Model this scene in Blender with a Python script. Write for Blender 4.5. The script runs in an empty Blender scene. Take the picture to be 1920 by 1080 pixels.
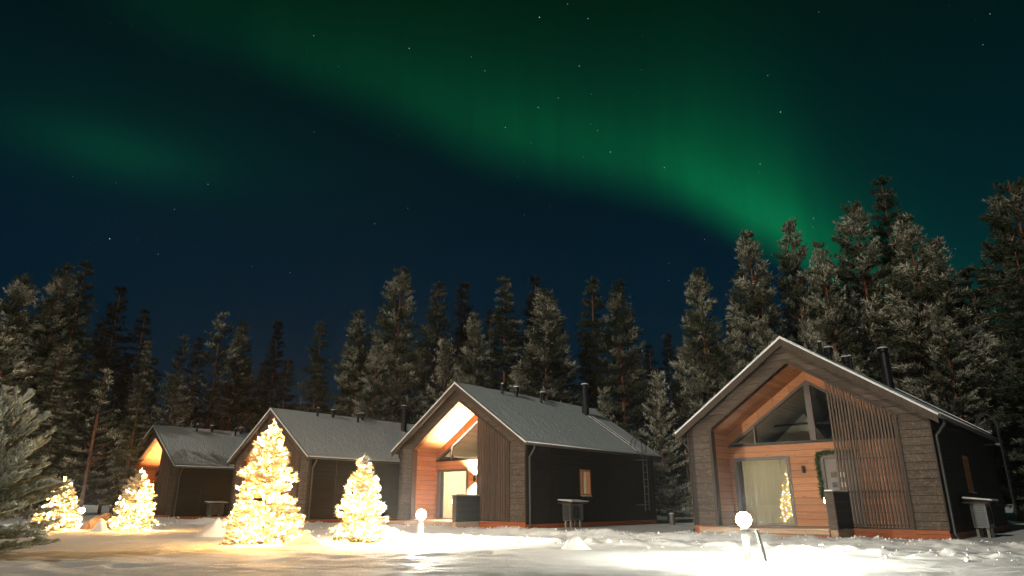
import bpy, math, random
import numpy as np
from mathutils import Vector, Matrix
R = math.radians
scene = bpy.context.scene
COL = scene.collection

# ------------------------------------------------------------------ camera
CAM_H, PITCH, FPX = 0.779, R(17.926), 1254.35
cam_d = bpy.data.cameras.new('camera')
cam = bpy.data.objects.new('camera', cam_d); COL.objects.link(cam)
cam.location = (0, 0, CAM_H); cam.rotation_euler = (R(90) + PITCH, 0, 0)
cam_d.sensor_width = 36; cam_d.lens = 36 * FPX / 1920; cam_d.clip_end = 3000; cam_d.clip_start = 0.05
scene.camera = cam

# ------------------------------------------------------------------ night sky with aurora
def azel(u, v):
    a = (u - 960) / FPX; b = (540 - v) / FPX
    c, s = math.cos(PITCH), math.sin(PITCH)
    d = Vector((a, c - b * s, s + b * c)).normalized()
    return math.atan2(d.x, d.y), math.asin(d.z)

world = bpy.data.worlds.new('World'); scene.world = world; world.use_nodes = True
nt = world.node_tree; nt.nodes.clear()
N = nt.nodes.new; Lk = nt.links.new
def M(op, a, b=None, c=None, clamp=False):
    n = N('ShaderNodeMath'); n.operation = op; n.use_clamp = clamp
    for i, x in enumerate((a, b, c)):
        if x is None: continue
        if isinstance(x, (int, float)): n.inputs[i].default_value = x
        else: Lk(x, n.inputs[i])
    return n.outputs[0]
tc = N('ShaderNodeTexCoord'); sep = N('ShaderNodeSeparateXYZ'); Lk(tc.outputs['Generated'], sep.inputs[0])
az = M('ARCTAN2', sep.outputs[0], sep.outputs[1]); el = M('ARCSINE', sep.outputs[2])
azn = M('MULTIPLY_ADD', az, 1 / (2 * math.pi), 0.5)
nz = N('ShaderNodeTexNoise'); nz.inputs['Scale'].default_value = 2.6; nz.inputs['Detail'].default_value = 3
Lk(tc.outputs['Generated'], nz.inputs['Vector'])
nz2 = N('ShaderNodeTexNoise'); nz2.inputs['Scale'].default_value = 1.1; nz2.inputs['Detail'].default_value = 2
Lk(tc.outputs['Generated'], nz2.inputs['Vector'])
def fcurve(inp, pts):
    n = N('ShaderNodeFloatCurve'); Lk(inp, n.inputs['Value'])
    cv = n.mapping.curves[0]
    while len(cv.points) > 2: cv.points.remove(cv.points[1])
    cv.points[0].location = pts[0]; cv.points[1].location = pts[-1]
    for p in pts[1:-1]: cv.points.new(*p)
    for p in cv.points: p.handle_type = 'AUTO'
    n.mapping.update()
    return n.outputs[0]
edge = [(1900, 640), (1750, 575), (1600, 505), (1500, 452), (1400, 402), (1280, 345), (1150, 303), (1000, 277), (880, 245), (760, 195), (640, 140), (500, 85), (330, 30)]
ep = sorted([(azel(u, v)[0] / (2 * math.pi) + .5, azel(u, v)[1] / (math.pi / 2)) for u, v in edge])
e0 = fcurve(azn, [(0, .2), (ep[0][0] - .12, .62)] + ep + [(ep[-1][0] + .1, .12), (1, .2)])
inten = [(330, .05), (500, .11), (640, .13), (760, .18), (880, .25), (1000, .33), (1150, .36), (1250, .56), (1340, .9), (1420, 1.0), (1480, .95), (1540, .62), (1620, .34), (1750, .2)]
ip = sorted([(azel(u, 350)[0] / (2 * math.pi) + .5, a) for u, a in inten])
ai = fcurve(azn, [(0, .1), (ip[0][0] - .1, .05)] + ip + [(ip[-1][0] + .06, .1), (1, .1)])
dd = M('SUBTRACT', M('MULTIPLY', e0, math.pi / 2), el)           # >0 below the lower edge
dd = M('ADD', dd, M('MULTIPLY_ADD', nz.outputs['Fac'], .07, -.035))
below = N('ShaderNodeMapRange'); below.interpolation_type = 'SMOOTHSTEP'
Lk(dd, below.inputs['Value']); below.inputs['From Min'].default_value = .075; below.inputs['From Max'].default_value = -.045
above = M('EXPONENT', M('MULTIPLY', M('MAXIMUM', M('MULTIPLY', dd, -1), 0), -14.0))
above2 = M('EXPONENT', M('MULTIPLY', M('MAXIMUM', M('MULTIPLY', dd, -1), 0), -2.0))
rayv = N('ShaderNodeCombineXYZ'); Lk(M('MULTIPLY', az, 34), rayv.inputs[0]); Lk(M('MULTIPLY_ADD', el, 2.5, M('MULTIPLY', az, 4)), rayv.inputs[1])
rayn = N('ShaderNodeTexNoise'); rayn.inputs['Scale'].default_value = 1.0; rayn.inputs['Detail'].default_value = 3; Lk(rayv.outputs[0], rayn.inputs['Vector'])
prof = M('MULTIPLY', M('MULTIPLY', below.outputs[0], M('MULTIPLY', ai, above)), M('MULTIPLY_ADD', rayn.outputs['Fac'], .7, .65))
halo = M('MULTIPLY', M('MULTIPLY', below.outputs[0], above2), M('MULTIPLY_ADD', nz2.outputs['Fac'], 1.5, -.25))
def blob(u, v, sa, se):
    a0, e_ = azel(u, v)
    q = M('ADD', M('POWER', M('MULTIPLY', M('SUBTRACT', az, a0), 1 / sa), 2), M('POWER', M('MULTIPLY', M('SUBTRACT', el, e_), 1 / se), 2))
    return M('EXPONENT', M('MULTIPLY', q, -1))
patch = M('MULTIPLY', blob(220, 285, .11, .032), .12)
patch = M('ADD', patch, M('MULTIPLY', blob(300, 260, .30, .09), .035))
tot = M('ADD', M('ADD', prof, patch), M('MULTIPLY', halo, .065))
def scaled(col, fac):
    n = N('ShaderNodeVectorMath'); n.operation = 'SCALE'
    if isinstance(col, tuple): n.inputs[0].default_value = col
    else: Lk(col, n.inputs[0])
    if isinstance(fac, (int, float)): n.inputs['Scale'].default_value = fac
    else: Lk(fac, n.inputs['Scale'])
    return n.outputs[0]
def vadd(a, b):
    n = N('ShaderNodeVectorMath'); n.operation = 'ADD'; Lk(a, n.inputs[0]); Lk(b, n.inputs[1]); return n.outputs[0]
aur = scaled((.0014, .180, .048), tot)
ramp = N('ShaderNodeValToRGB'); Lk(M('MULTIPLY', el, 2 / math.pi, clamp=True), ramp.inputs['Fac'])
cr = ramp.color_ramp
cr.elements[0].position = 0; cr.elements[0].color = (.0002, .0115, .0235, 1)
cr.elements[1].position = 1; cr.elements[1].color = (.0002, .0050, .0036, 1)
for p, c in ((.20, (.0002, .0100, .021)), (.32, (.0002, .0072, .0120)), (.45, (.0002, .0052, .0042))):
    e = cr.elements.new(p); e.color = (*c, 1)
vor = N('ShaderNodeTexVoronoi'); vor.inputs['Scale'].default_value = 105; Lk(tc.outputs['Generated'], vor.inputs['Vector'])
sc_ = N('ShaderNodeSeparateColor'); Lk(vor.outputs['Color'], sc_.inputs[0])
star = M('MULTIPLY', M('LESS_THAN', vor.outputs['Distance'], M('MULTIPLY_ADD', M('POWER', sc_.outputs[0], 8), .035, .027)),
         M('MULTIPLY_ADD', M('POWER', sc_.outputs[0], 12), 1.2, .11))
starc = N('ShaderNodeMix'); starc.data_type = 'RGBA'; Lk(sc_.outputs[1], starc.inputs['Factor'])
starc.inputs['A'].default_value = (.75, .9, 1, 1); starc.inputs['B'].default_value = (1, .95, .8, 1)
sky_col = vadd(vadd(ramp.outputs['Color'], aur), scaled(starc.outputs['Result'], star))
bg = N('ShaderNodeBackground'); Lk(sky_col, bg.inputs['Color']); bg.inputs['Strength'].default_value = 1.0
wo = N('ShaderNodeOutputWorld'); Lk(bg.outputs[0], wo.inputs['Surface'])

# ------------------------------------------------------------------ moonlight
sun_d = bpy.data.lights.new('moon', 'SUN'); sun = bpy.data.objects.new('moon', sun_d); COL.objects.link(sun)
sun_d.energy = 1.2; sun_d.angle = R(.6); sun_d.color = (1, .93, .81)
sun.rotation_euler = Vector((.66, .75, -.47)).to_track_quat('-Z', 'Y').to_euler()

# ------------------------------------------------------------------ render settings
vs = scene.view_settings; vs.view_transform = 'Standard'; vs.look = 'None'; vs.exposure = 0; vs.gamma = 1; vs.use_curve_mapping = False
scene.render.engine = 'CYCLES'
cy = scene.cycles
cy.max_bounces = 6; cy.diffuse_bounces = 3; cy.glossy_bounces = 3; cy.transmission_bounces = 4; cy.transparent_max_bounces = 12; cy.volume_bounces = 0
cy.sample_clamp_indirect = 4; cy.use_light_tree = True; cy.caustics_reflective = False; cy.caustics_refractive = False
cy.use_denoising = True
try: cy.denoiser = 'OPENIMAGEDENOISE'; cy.denoising_input_passes = 'RGB_ALBEDO_NORMAL'; cy.denoising_prefilter = 'NONE'; cy.denoising_quality = 'HIGH'
except Exception: pass

# ------------------------------------------------------------------ helpers
class MB:
    """collects vertices and faces of one mesh"""
    def __init__(s): s.v = []; s.f = []
    def add(s, v, f):
        o = len(s.v); s.v += [tuple(p) for p in v]; s.f += [tuple(i + o for i in q) for q in f]; return s
    def box(s, x0, x1, y0, y1, z0, z1):
        return s.add([(x0, y0, z0), (x1, y0, z0), (x1, y1, z0), (x0, y1, z0), (x0, y0, z1), (x1, y0, z1), (x1, y1, z1), (x0, y1, z1)],
                     [(0, 3, 2, 1), (4, 5, 6, 7), (0, 1, 5, 4), (1, 2, 6, 5), (2, 3, 7, 6), (3, 0, 4, 7)])
    def prism(s, poly, a0, a1, axis='y'):
        """poly: counterclockwise (p,q) outline; axis y: (x,z) extruded in y; axis x: (y,z); axis z: (x,y)"""
        n = len(poly)
        mk = {'y': lambda p, a: (p[0], a, p[1]), 'x': lambda p, a: (a, p[0], p[1]), 'z': lambda p, a: (p[0], p[1], a)}[axis]
        v = [mk(p, a0) for p in poly] + [mk(p, a1) for p in poly]
        f = [tuple(range(n)), tuple(range(2 * n - 1, n - 1, -1))]
        f += [(i, i + n, (i + 1) % n + n, (i + 1) % n) for i in range(n)]
        if axis == 'y' or axis == 'x': pass
        return s.add(v, f)
    def tube(s, pts, rad, n=8, cap=True):
        pts = [Vector(p) for p in pts]
        if not hasattr(rad, '__len__'): rad = [rad] * len(pts)
        o = len(s.v); ref = None
        for i, p in enumerate(pts):
            d = (pts[min(i + 1, len(pts) - 1)] - pts[max(i - 1, 0)]).normalized()
            if ref is None: ref = Vector((0, 0, 1)) if abs(d.z) < .9 else Vector((1, 0, 0))
            a = d.cross(ref).normalized(); b = a.cross(d).normalized(); ref = b
            for k in range(n):
                t = 2 * math.pi * k / n
                s.v.append(tuple(p + (a * math.cos(t) + b * math.sin(t)) * rad[i]))
        for i in range(len(pts) - 1):
            for k in range(n):
                s.f.append((o + i * n + k, o + i * n + (k + 1) % n, o + (i + 1) * n + (k + 1) % n, o + (i + 1) * n + k))
        if cap:
            s.f.append(tuple(o + k for k in range(n))[::-1]); e = o + (len(pts) - 1) * n
            s.f.append(tuple(e + k for k in range(n)))
        return s
    def mesh(s, name, mat, smooth=False):
        import bmesh
        me = bpy.data.meshes.new(name); me.from_pydata(s.v, [], s.f)
        bm = bmesh.new(); bm.from_mesh(me); bmesh.ops.recalc_face_normals(bm, faces=bm.faces); bm.to_mesh(me); bm.free()
        if smooth: me.polygons.foreach_set('use_smooth', [True] * len(me.polygons))
        if mat: me.materials.append(mat)
        return me
def link(name, data, parent=None):
    o = bpy.data.objects.new(name, data); COL.objects.link(o); o.parent = parent; return o
def tag(o, label=None, cat=None, group=None, kind=None):
    if label: o['label'] = label
    if cat: o['category'] = cat
    if group: o['group'] = group
    if kind: o['kind'] = kind
    return o
def np_mesh(name, verts, tris=None, quads=None, mat=None, attr=None, smooth=False):
    me = bpy.data.meshes.new(name)
    me.vertices.add(len(verts)); me.vertices.foreach_set('co', np.asarray(verts, np.float32).ravel())
    nt_ = 0 if tris is None else len(tris); nq = 0 if quads is None else len(quads)
    idx = np.concatenate([np.asarray(a).ravel() for a in (tris, quads) if a is not None and len(a)]).astype(np.int32)
    me.loops.add(len(idx)); me.loops.foreach_set('vertex_index', idx)
    me.polygons.add(nt_ + nq)
    starts = np.concatenate([np.arange(nt_) * 3, nt_ * 3 + np.arange(nq) * 4]).astype(np.int32)
    me.polygons.foreach_set('loop_start', starts)
    me.update(calc_edges=True)
    if smooth: me.polygons.foreach_set('use_smooth', np.ones(nt_ + nq, bool))
    if attr:
        for k, a in attr.items():
            at = me.attributes.new(k, 'FLOAT', 'POINT'); at.data.foreach_set('value', np.asarray(a, np.float32))
    if mat: me.materials.append(mat)
    me.validate()
    return me

# ------------------------------------------------------------------ materials
def newmat(name):
    m = bpy.data.materials.new(name); m.use_nodes = True
    nt = m.node_tree; b = nt.nodes['Principled BSDF']
    return m, nt, b
def bump_to(nt, b, h, strength, dist=.02):
    bp = nt.nodes.new('ShaderNodeBump'); bp.inputs['Strength'].default_value = strength; bp.inputs['Distance'].default_value = dist
    nt.links.new(h, bp.inputs['Height']); nt.links.new(bp.outputs[0], b.inputs['Normal'])
def wood(name, c1, c2, axis=0, rough=.65, knots=False, vary=.35, bump=.35, patches=0):
    m, nt, b = newmat(name); n = nt.nodes.new; l = nt.links.new
    tc = n('ShaderNodeTexCoord'); oi = n('ShaderNodeObjectInfo')
    off = n('ShaderNodeVectorMath'); off.operation = 'SCALE'; off.inputs[0].default_value = (7.3, 3.1, 5.7); l(oi.outputs['Random'], off.inputs['Scale'])
    ad = n('ShaderNodeVectorMath'); l(tc.outputs['Object'], ad.inputs[0]); l(off.outputs[0], ad.inputs[1])
    mp = n('ShaderNodeMapping'); l(ad.outputs[0], mp.inputs[0])
    s = [14, 14, 14]; s[axis] = 1.1; mp.inputs['Scale'].default_value = s
    g = n('ShaderNodeTexNoise'); g.inputs['Scale'].default_value = 2.2; g.inputs['Detail'].default_value = 6; g.inputs['Roughness'].default_value = .65; l(mp.outputs[0], g.inputs['Vector'])
    cr = n('ShaderNodeValToRGB'); l(g.outputs['Fac'], cr.inputs['Fac'])
    cr.color_ramp.elements[0].position = .3; cr.color_ramp.elements[0].color = (*c1, 1)
    cr.color_ramp.elements[1].position = .72; cr.color_ramp.elements[1].color = (*c2, 1)
    col = cr.outputs['Color']
    hs = n('ShaderNodeHueSaturation'); l(col, hs.inputs['Color'])
    mr = n('ShaderNodeMapRange'); l(oi.outputs['Random'], mr.inputs['Value']); mr.inputs['To Min'].default_value = 1 - vary; mr.inputs['To Max'].default_value = 1 + vary * .6
    l(mr.outputs[0], hs.inputs['Value']); col = hs.outputs['Color']
    if knots:
        vo = n('ShaderNodeTexVoronoi'); vo.inputs['Scale'].default_value = 2.4
        mp2 = n('ShaderNodeMapping'); l(ad.outputs[0], mp2.inputs[0]); s2 = [3.2, 3.2, 3.2]; s2[axis] = 1.2; mp2.inputs['Scale'].default_value = s2; l(mp2.outputs[0], vo.inputs['Vector'])
        kr = n('ShaderNodeMapRange'); l(vo.outputs['Distance'], kr.inputs['Value']); kr.inputs['From Min'].default_value = .03; kr.inputs['From Max'].default_value = .13
        kr.inputs['To Min'].default_value = .8; kr.inputs['To Max'].default_value = 0
        mx = n('ShaderNodeMix'); mx.data_type = 'RGBA'; l(kr.outputs[0], mx.inputs['Factor']); l(col, mx.inputs['A']); mx.inputs['B'].default_value = (c1[0] * .25, c1[1] * .2, c1[2] * .2, 1)
        col = mx.outputs['Result']
    h = g.outputs['Fac']
    if patches:
        pn = n('ShaderNodeTexNoise'); pn.inputs['Scale'].default_value = 16; pn.inputs['Detail'].default_value = 5; pn.inputs['Roughness'].default_value = .7; l(ad.outputs[0], pn.inputs['Vector'])
        pr = n('ShaderNodeMapRange'); l(pn.outputs['Fac'], pr.inputs['Value']); pr.inputs['From Min'].default_value = .52; pr.inputs['From Max'].default_value = .66
        mx = n('ShaderNodeMix'); mx.data_type = 'RGBA'; l(pr.outputs[0], mx.inputs['Factor']); l(col, mx.inputs['A']); mx.inputs['B'].default_value = tuple(c * patches for c in c2) + (1,)
        col = mx.outputs['Result']
    l(col, b.inputs['Base Color']); b.inputs['Roughness'].default_value = rough; b.inputs['Specular IOR Level'].default_value = .2
    bump_to(nt, b, h, bump, .01)
    return m
def plain(name, col, rough=.5, metal=0, noise=.15, scale=12):
    m, nt, b = newmat(name); n = nt.nodes.new; l = nt.links.new
    tc = n('ShaderNodeTexCoord'); g = n('ShaderNodeTexNoise'); g.inputs['Scale'].default_value = scale; g.inputs['Detail'].default_value = 4; l(tc.outputs['Object'], g.inputs['Vector'])
    mr = n('ShaderNodeMapRange'); l(g.outputs['Fac'], mr.inputs['Value']); mr.inputs['To Min'].default_value = 1 - noise; mr.inputs['To Max'].default_value = 1 + noise
    v = n('ShaderNodeVectorMath'); v.operation = 'SCALE'; v.inputs[0].default_value = col; l(mr.outputs[0], v.inputs['Scale'])
    l(v.outputs[0], b.inputs['Base Color']); b.inputs['Roughness'].default_value = rough; b.inputs['Metallic'].default_value = metal
    return m
def emit(name, col, strength):
    m, nt, b = newmat(name)
    b.inputs['Base Color'].default_value = (.8, .8, .8, 1); b.inputs['Emission Color'].default_value = (*col, 1); b.inputs['Emission Strength'].default_value = strength
    return m
def glass(name, tint=(.93, .95, .94), ior=1.55):
    m = bpy.data.materials.new(name); m.use_nodes = True; nt = m.node_tree; nt.nodes.clear(); n = nt.nodes.new; l = nt.links.new
    t = n('ShaderNodeBsdfTransparent'); t.inputs[0].default_value = (*tint, 1)
    g = n('ShaderNodeBsdfGlossy'); g.inputs['Roughness'].default_value = .01; g.inputs['Color'].default_value = (1, 1, 1, 1)
    ge = n('ShaderNodeNewGeometry'); dt = n('ShaderNodeVectorMath'); dt.operation = 'DOT_PRODUCT'; l(ge.outputs['Incoming'], dt.inputs[0]); l(ge.outputs['Normal'], dt.inputs[1])
    def mm(op, a, b):
        q = n('ShaderNodeMath'); q.operation = op
        for i, x in enumerate((a, b)):
            if isinstance(x, (int, float)): q.inputs[i].default_value = x
            else: l(x, q.inputs[i])
        return q.outputs[0]
    f0 = ((ior - 1) / (ior + 1)) ** 2
    sch = mm('POWER', mm('SUBTRACT', 1, mm('ABSOLUTE', dt.outputs['Value'], 0)), 5)
    fac = mm('ADD', mm('MULTIPLY', sch, 1 - f0), f0)      # Schlick reflectance, the same from both sides of the pane
    mx = n('ShaderNodeMixShader'); l(fac, mx.inputs[0]); l(t.outputs[0], mx.inputs[1]); l(g.outputs[0], mx.inputs[2])
    o = n('ShaderNodeOutputMaterial'); l(mx.outputs[0], o.inputs[0]); return m
def snowmat(name, c=(.80, .80, .79), scale=9, bump=.5, dist=.03, pattern=None):
    m, nt, b = newmat(name); n = nt.nodes.new; l = nt.links.new
    tc = n('ShaderNodeTexCoord'); g = n('ShaderNodeTexNoise'); g.inputs['Scale'].default_value = scale; g.inputs['Detail'].default_value = 7; g.inputs['Roughness'].default_value = .6
    l(tc.outputs['Object'], g.inputs['Vector']); h = g.outputs['Fac']
    if pattern == 'roof':   # snow sagging into the shingle courses underneath
        mp = n('ShaderNodeMapping'); l(tc.outputs['Object'], mp.inputs[0]); mp.inputs['Rotation'].default_value = (0, 0, R(35)); mp.inputs['Scale'].default_value = (1, 2.6, 1)
        w = n('ShaderNodeTexNoise'); w.inputs['Scale'].default_value = 4.5; w.inputs['Detail'].default_value = 3; w.inputs['Distortion'].default_value = .6; l(mp.outputs[0], w.inputs['Vector'])
        ad = n('ShaderNodeMath'); ad.operation = 'MULTIPLY_ADD'; l(w.outputs['Fac'], ad.inputs[0]); ad.inputs[1].default_value = 1.6; l(h, ad.inputs[2]); h = ad.outputs[0]
    b.inputs['Base Color'].default_value = (*c, 1); b.inputs['Roughness'].default_value = .7; b.inputs['Specular IOR Level'].default_value = .25
    bump_to(nt, b, h, bump, dist); return m

MAT = dict(
    grey=wood('weathered_grey_timber', (.050, .036, .027), (.118, .090, .069), 0, .75, vary=.25, bump=.6),
    bark=wood('rough_sawn_grey_timber', (.045, .034, .027), (.115, .090, .070), 0, .8, vary=.15, bump=.6, patches=1.35),
    dark=wood('black_stained_timber', (.0055, .0042, .0035), (.015, .0115, .0095), 1, .8, vary=.3),
    orange=wood('oiled_pine_timber', (.38, .155, .07), (.56, .262, .125), 0, .5, knots=True, vary=.22, bump=.2),
    orange_y=wood('oiled_pine_side_timber', (.38, .155, .07), (.56, .262, .125), 1, .5, knots=True, vary=.22, bump=.2),
    plinth=wood('stained_plinth_timber', (.26, .07, .025), (.42, .125, .045), 0, .6, knots=True, vary=.2),
    slat=wood('brown_slat_timber', (.060, .040, .030), (.125, .088, .066), 2, .6, vary=.25),
    trim=wood('brown_trim_timber', (.036, .026, .020), (.075, .056, .044), 2, .7, vary=.1),
    deck=wood('pale_deck_timber', (.30, .20, .13), (.45, .32, .22), 0, .6, vary=.2),
    black=plain('black_painted_metal', (.012, .012, .013), .35, .3),
    steel=plain('dark_galvanised_metal', (.16, .16, .16), .35, .8),
    pipe=plain('dark_painted_steel', (.06, .058, .056), .45, .3),
    roof=plain('dark_felt_roofing', (.03, .03, .033), .8),
    soffit=wood('brown_soffit_timber', (.03, .021, .016), (.06, .045, .035), 1, .7, vary=.1),
    frame=plain('brown_window_frame', (.085, .068, .058), .45),
    white=plain('white_interior_paint', (.62, .57, .47), .6, 0, .05),
    iboard=wood('pale_interior_boards', (.50, .45, .36), (.66, .60, .49), 1, .6, vary=.12),
    curtain=plain('beige_curtain_cloth', (.56, .52, .38), .9, 0, .06, 3),
    #
    door=plain('taupe_painted_door', (.15, .125, .11), .5, 0, .06),
    glass=glass('window_glass'),
    snow=snowmat('settled_snow', (.80, .80, .79), 14, .5, .02),
    rsnow=snowmat('thin_roof_snow', (.62, .66, .68), 10, .65, .05, 'roof'),
    ac=plain('grey_heat_pump_casing', (.09, .085, .08), .4),
    garland=plain('green_garland_needles', (.03, .07, .02), .7, 0, .4, 30),
    post=wood('pale_weathered_post', (.16, .155, .13), (.30, .29, .24), 2, .7, vary=.1),
    lampglow=emit('floodlight_diffuser', (1, .99, .86), 60),
    warmglow=emit('warm_lamp_diffuser', (1, .78, .45), 60),
    whitelight=emit('small_white_lamp', (1, .95, .85), 4),
    bulb=emit('fairy_light_bulb', (1, .51, .155), 1700),
)

def _translucent(m, fac):
    nt = m.node_tree; b = nt.nodes['Principled BSDF']; t = nt.nodes.new('ShaderNodeBsdfTranslucent'); mx = nt.nodes.new('ShaderNodeMixShader')
    mx.inputs[0].default_value = fac; t.inputs[0].default_value = (.62, .55, .38, 1)
    nt.links.new(b.outputs[0], mx.inputs[1]); nt.links.new(t.outputs[0], mx.inputs[2]); nt.links.new(mx.outputs[0], nt.nodes['Material Output'].inputs['Surface'])
_translucent(MAT['curtain'], .65)

# ------------------------------------------------------------------ numpy value noise
_rng = np.random.default_rng(5); _PERM = _rng.random((256, 256))
def vnoise(x, y):
    xi = np.floor(x).astype(int); yi = np.floor(y).astype(int); fx = x - xi; fy = y - yi
    fx = fx * fx * (3 - 2 * fx); fy = fy * fy * (3 - 2 * fy)
    g = lambda a, b: _PERM[a & 255, b & 255]
    return (g(xi, yi) * (1 - fx) + g(xi + 1, yi) * fx) * (1 - fy) + (g(xi, yi + 1) * (1 - fx) + g(xi + 1, yi + 1) * fx) * fy
def fbm(x, y, o=4):
    s = 0; a = .5
    for i in range(o): s = s + a * (vnoise(x * 2 ** i + 17 * i, y * 2 ** i + 31 * i) - .5); a *= .5
    return s

# ------------------------------------------------------------------ snowy ground
HOUSES = [  # x, y, z, yaw
    ('D', 7.765, 18.654, .0, R(-41.84)), ('C', -2.036, 26.099, .0, R(-39.05)), ('B', -11.70, 33.407, .0, R(-39.09)), ('A', -21.285, 40.854, .0, R(-38.89))]
RN = np.array([-.632, -.775]); RT = np.array([.775, -.632])      # row normal (towards the field) and direction
P0 = np.array([7.765, 18.654])
def st(x, y):
    dx = x - P0[0]; dy = y - P0[1]
    return dx * RN[0] + dy * RN[1], dx * RT[0] + dy * RT[1]
def sstep(a, b, x):
    t = np.clip((x - a) / (b - a), 0, 1); return t * t * (3 - 2 * t)
def gauss(x, m, s): return np.exp(-((x - m) / s) ** 2)
def ground_z(x, y):
    x = np.asarray(x, float); y = np.asarray(y, float)
    s, t = st(x, y)
    z = .06 * fbm(x * .16, y * .16, 3)
    wob = .5 * fbm(t * .35 + 3, s * .0 + 1, 2)
    lump = fbm(x * 1.3, y * 1.3, 4); fine = fbm(x * 5.5, y * 5.5, 3)
    near = sstep(1.2, 2.2, s)
    z = z * near - .02 * (1 - near)
    b1 = gauss(s, 3.1 + wob, .55); z = z + b1 * (.12 + .22 * lump + .13 * fine)
    b2 = gauss(s, 6.9 + wob, .55); z = z + b2 * (.09 + .20 * lump + .14 * fine)
    road = sstep(3.4, 4.0, s) * (1 - sstep(6.0, 6.6, s)); z = z - road * .05
    for c in (4.3, 4.75, 5.4, 5.85): z = z - road * .045 * gauss(s + .15 * fbm(t * .5, 2 + c, 2), c, .12)
    z = z + road * .07 * fine
    field = sstep(7.2, 8.2, s)
    z = z + field * (.03 + .05 * fbm(x * .45, y * 1.1, 3) + .035 * fbm(x * 1.3 + y * .5, y * 3.6, 4) + .03 * fbm(x * 4.5, y * 7.0, 3))
    rip = np.sin((y * 1.0 + x * .23 + 1.3 * fbm(x * .5, y * .8, 3)) * 9.5)
    z = z + field * .006 * rip * (vnoise(x * .5 + 9, y * .5) > .35)
    # a trodden line of footprints across the field
    ly = 9.6 + (x + 4) * .62
    z = z - field * .07 * gauss(y - ly - .25 * np.sin(x * 1.7), 0, .16) * (x < 1.2) * (x > -6) * (.5 + .5 * np.sin(x * 9))
    # bank the young spruce and the tree collars stand on
    for cx, cy_, r, h in ((-6.85, 9.3, 2.2, .08), (-4.72, 13.45, 1.3, .04), (-3.02, 14.15, 1.0, .03), (-10.9, 20.4, 1.2, .04)):
        z = z + h * np.exp(-((x - cx) ** 2 + (y - cy_) ** 2) / r ** 2)
    return z
def gz(x, y): return float(ground_z(np.array([x]), np.array([y]))[0])

def graded(dense_lo, dense_hi, step, far, grow=1.16):
    a = list(np.arange(dense_lo, dense_hi + step * .5, step)); h = step
    while a[-1] < far[1]: h *= grow; a.append(a[-1] + h)
    h = step; pre = []; x = dense_lo
    while x > far[0]: h *= grow; x -= h; pre.append(x)
    return np.array(pre[::-1] + a)
gx = graded(-13, 12.5, .055, (-600, 600)); gy = graded(7.2, 19, .045, (-300, 900), 1.10)
X, Y = np.meshgrid(gx, gy); Z = ground_z(X, Y)
nx, ny = len(gx), len(gy); I = np.arange(nx * ny).reshape(ny, nx)
quads = np.stack([I[:-1, :-1], I[:-1, 1:], I[1:, 1:], I[1:, :-1]], -1).reshape(-1, 4)
MAT['ground'] = snowmat('ground_snow', (.78, .78, .77), 22, .45, .02)
gm = np_mesh('ground', np.stack([X, Y, Z], -1).reshape(-1, 3), None, quads, MAT['ground'], smooth=True)
tag(link('ground', gm), kind='structure')

# ------------------------------------------------------------------ cabins
W2, LEN, SL, APEX = 3.2, 9.48, .70, 5.33
def zt(x): return APEX - SL * abs(x)
XO, OAP, OSL, XI, DB = 2.5, 4.58, .68, 2.6, 1.4
def oz(x): return OAP - OSL * abs(x)
_cache = {}
def cached(key, fn):
    if key not in _cache: _cache[key] = fn()
    return _cache[key]
def boxm(key, mat, *b):
    return cached(key, lambda: MB().box(*b).mesh(key, MAT[mat]))

def front_planks():
    out = []; p = .195; z = .21
    xo = lambda z: min(W2, (APEX - .155 - z) / SL); xi = lambda z: 0 if z > OAP else min(XO, (OAP - z) / OSL)
    while z < APEX - .2:
        z1 = min(z + p - .013, APEX - .16)
        for sgn in (-1, 1):
            a0, a1, b0, b1 = xo(z), max(xo(z1), 0.001), xi(z), xi(z1)
            if a0 - b0 < .02: continue
            poly = [(sgn * a0, z), (sgn * b0, z), (sgn * b1, z1), (sgn * a1, z1)]
            if b0 == 0 and b1 == 0:
                if sgn == 1: continue
                poly = [(-a0, z), (a0, z), (a1, z1), (-a1, z1)]
            out.append((poly, 'bark' if (z < 2.7) else 'grey'))
        z += p
    return out

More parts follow.
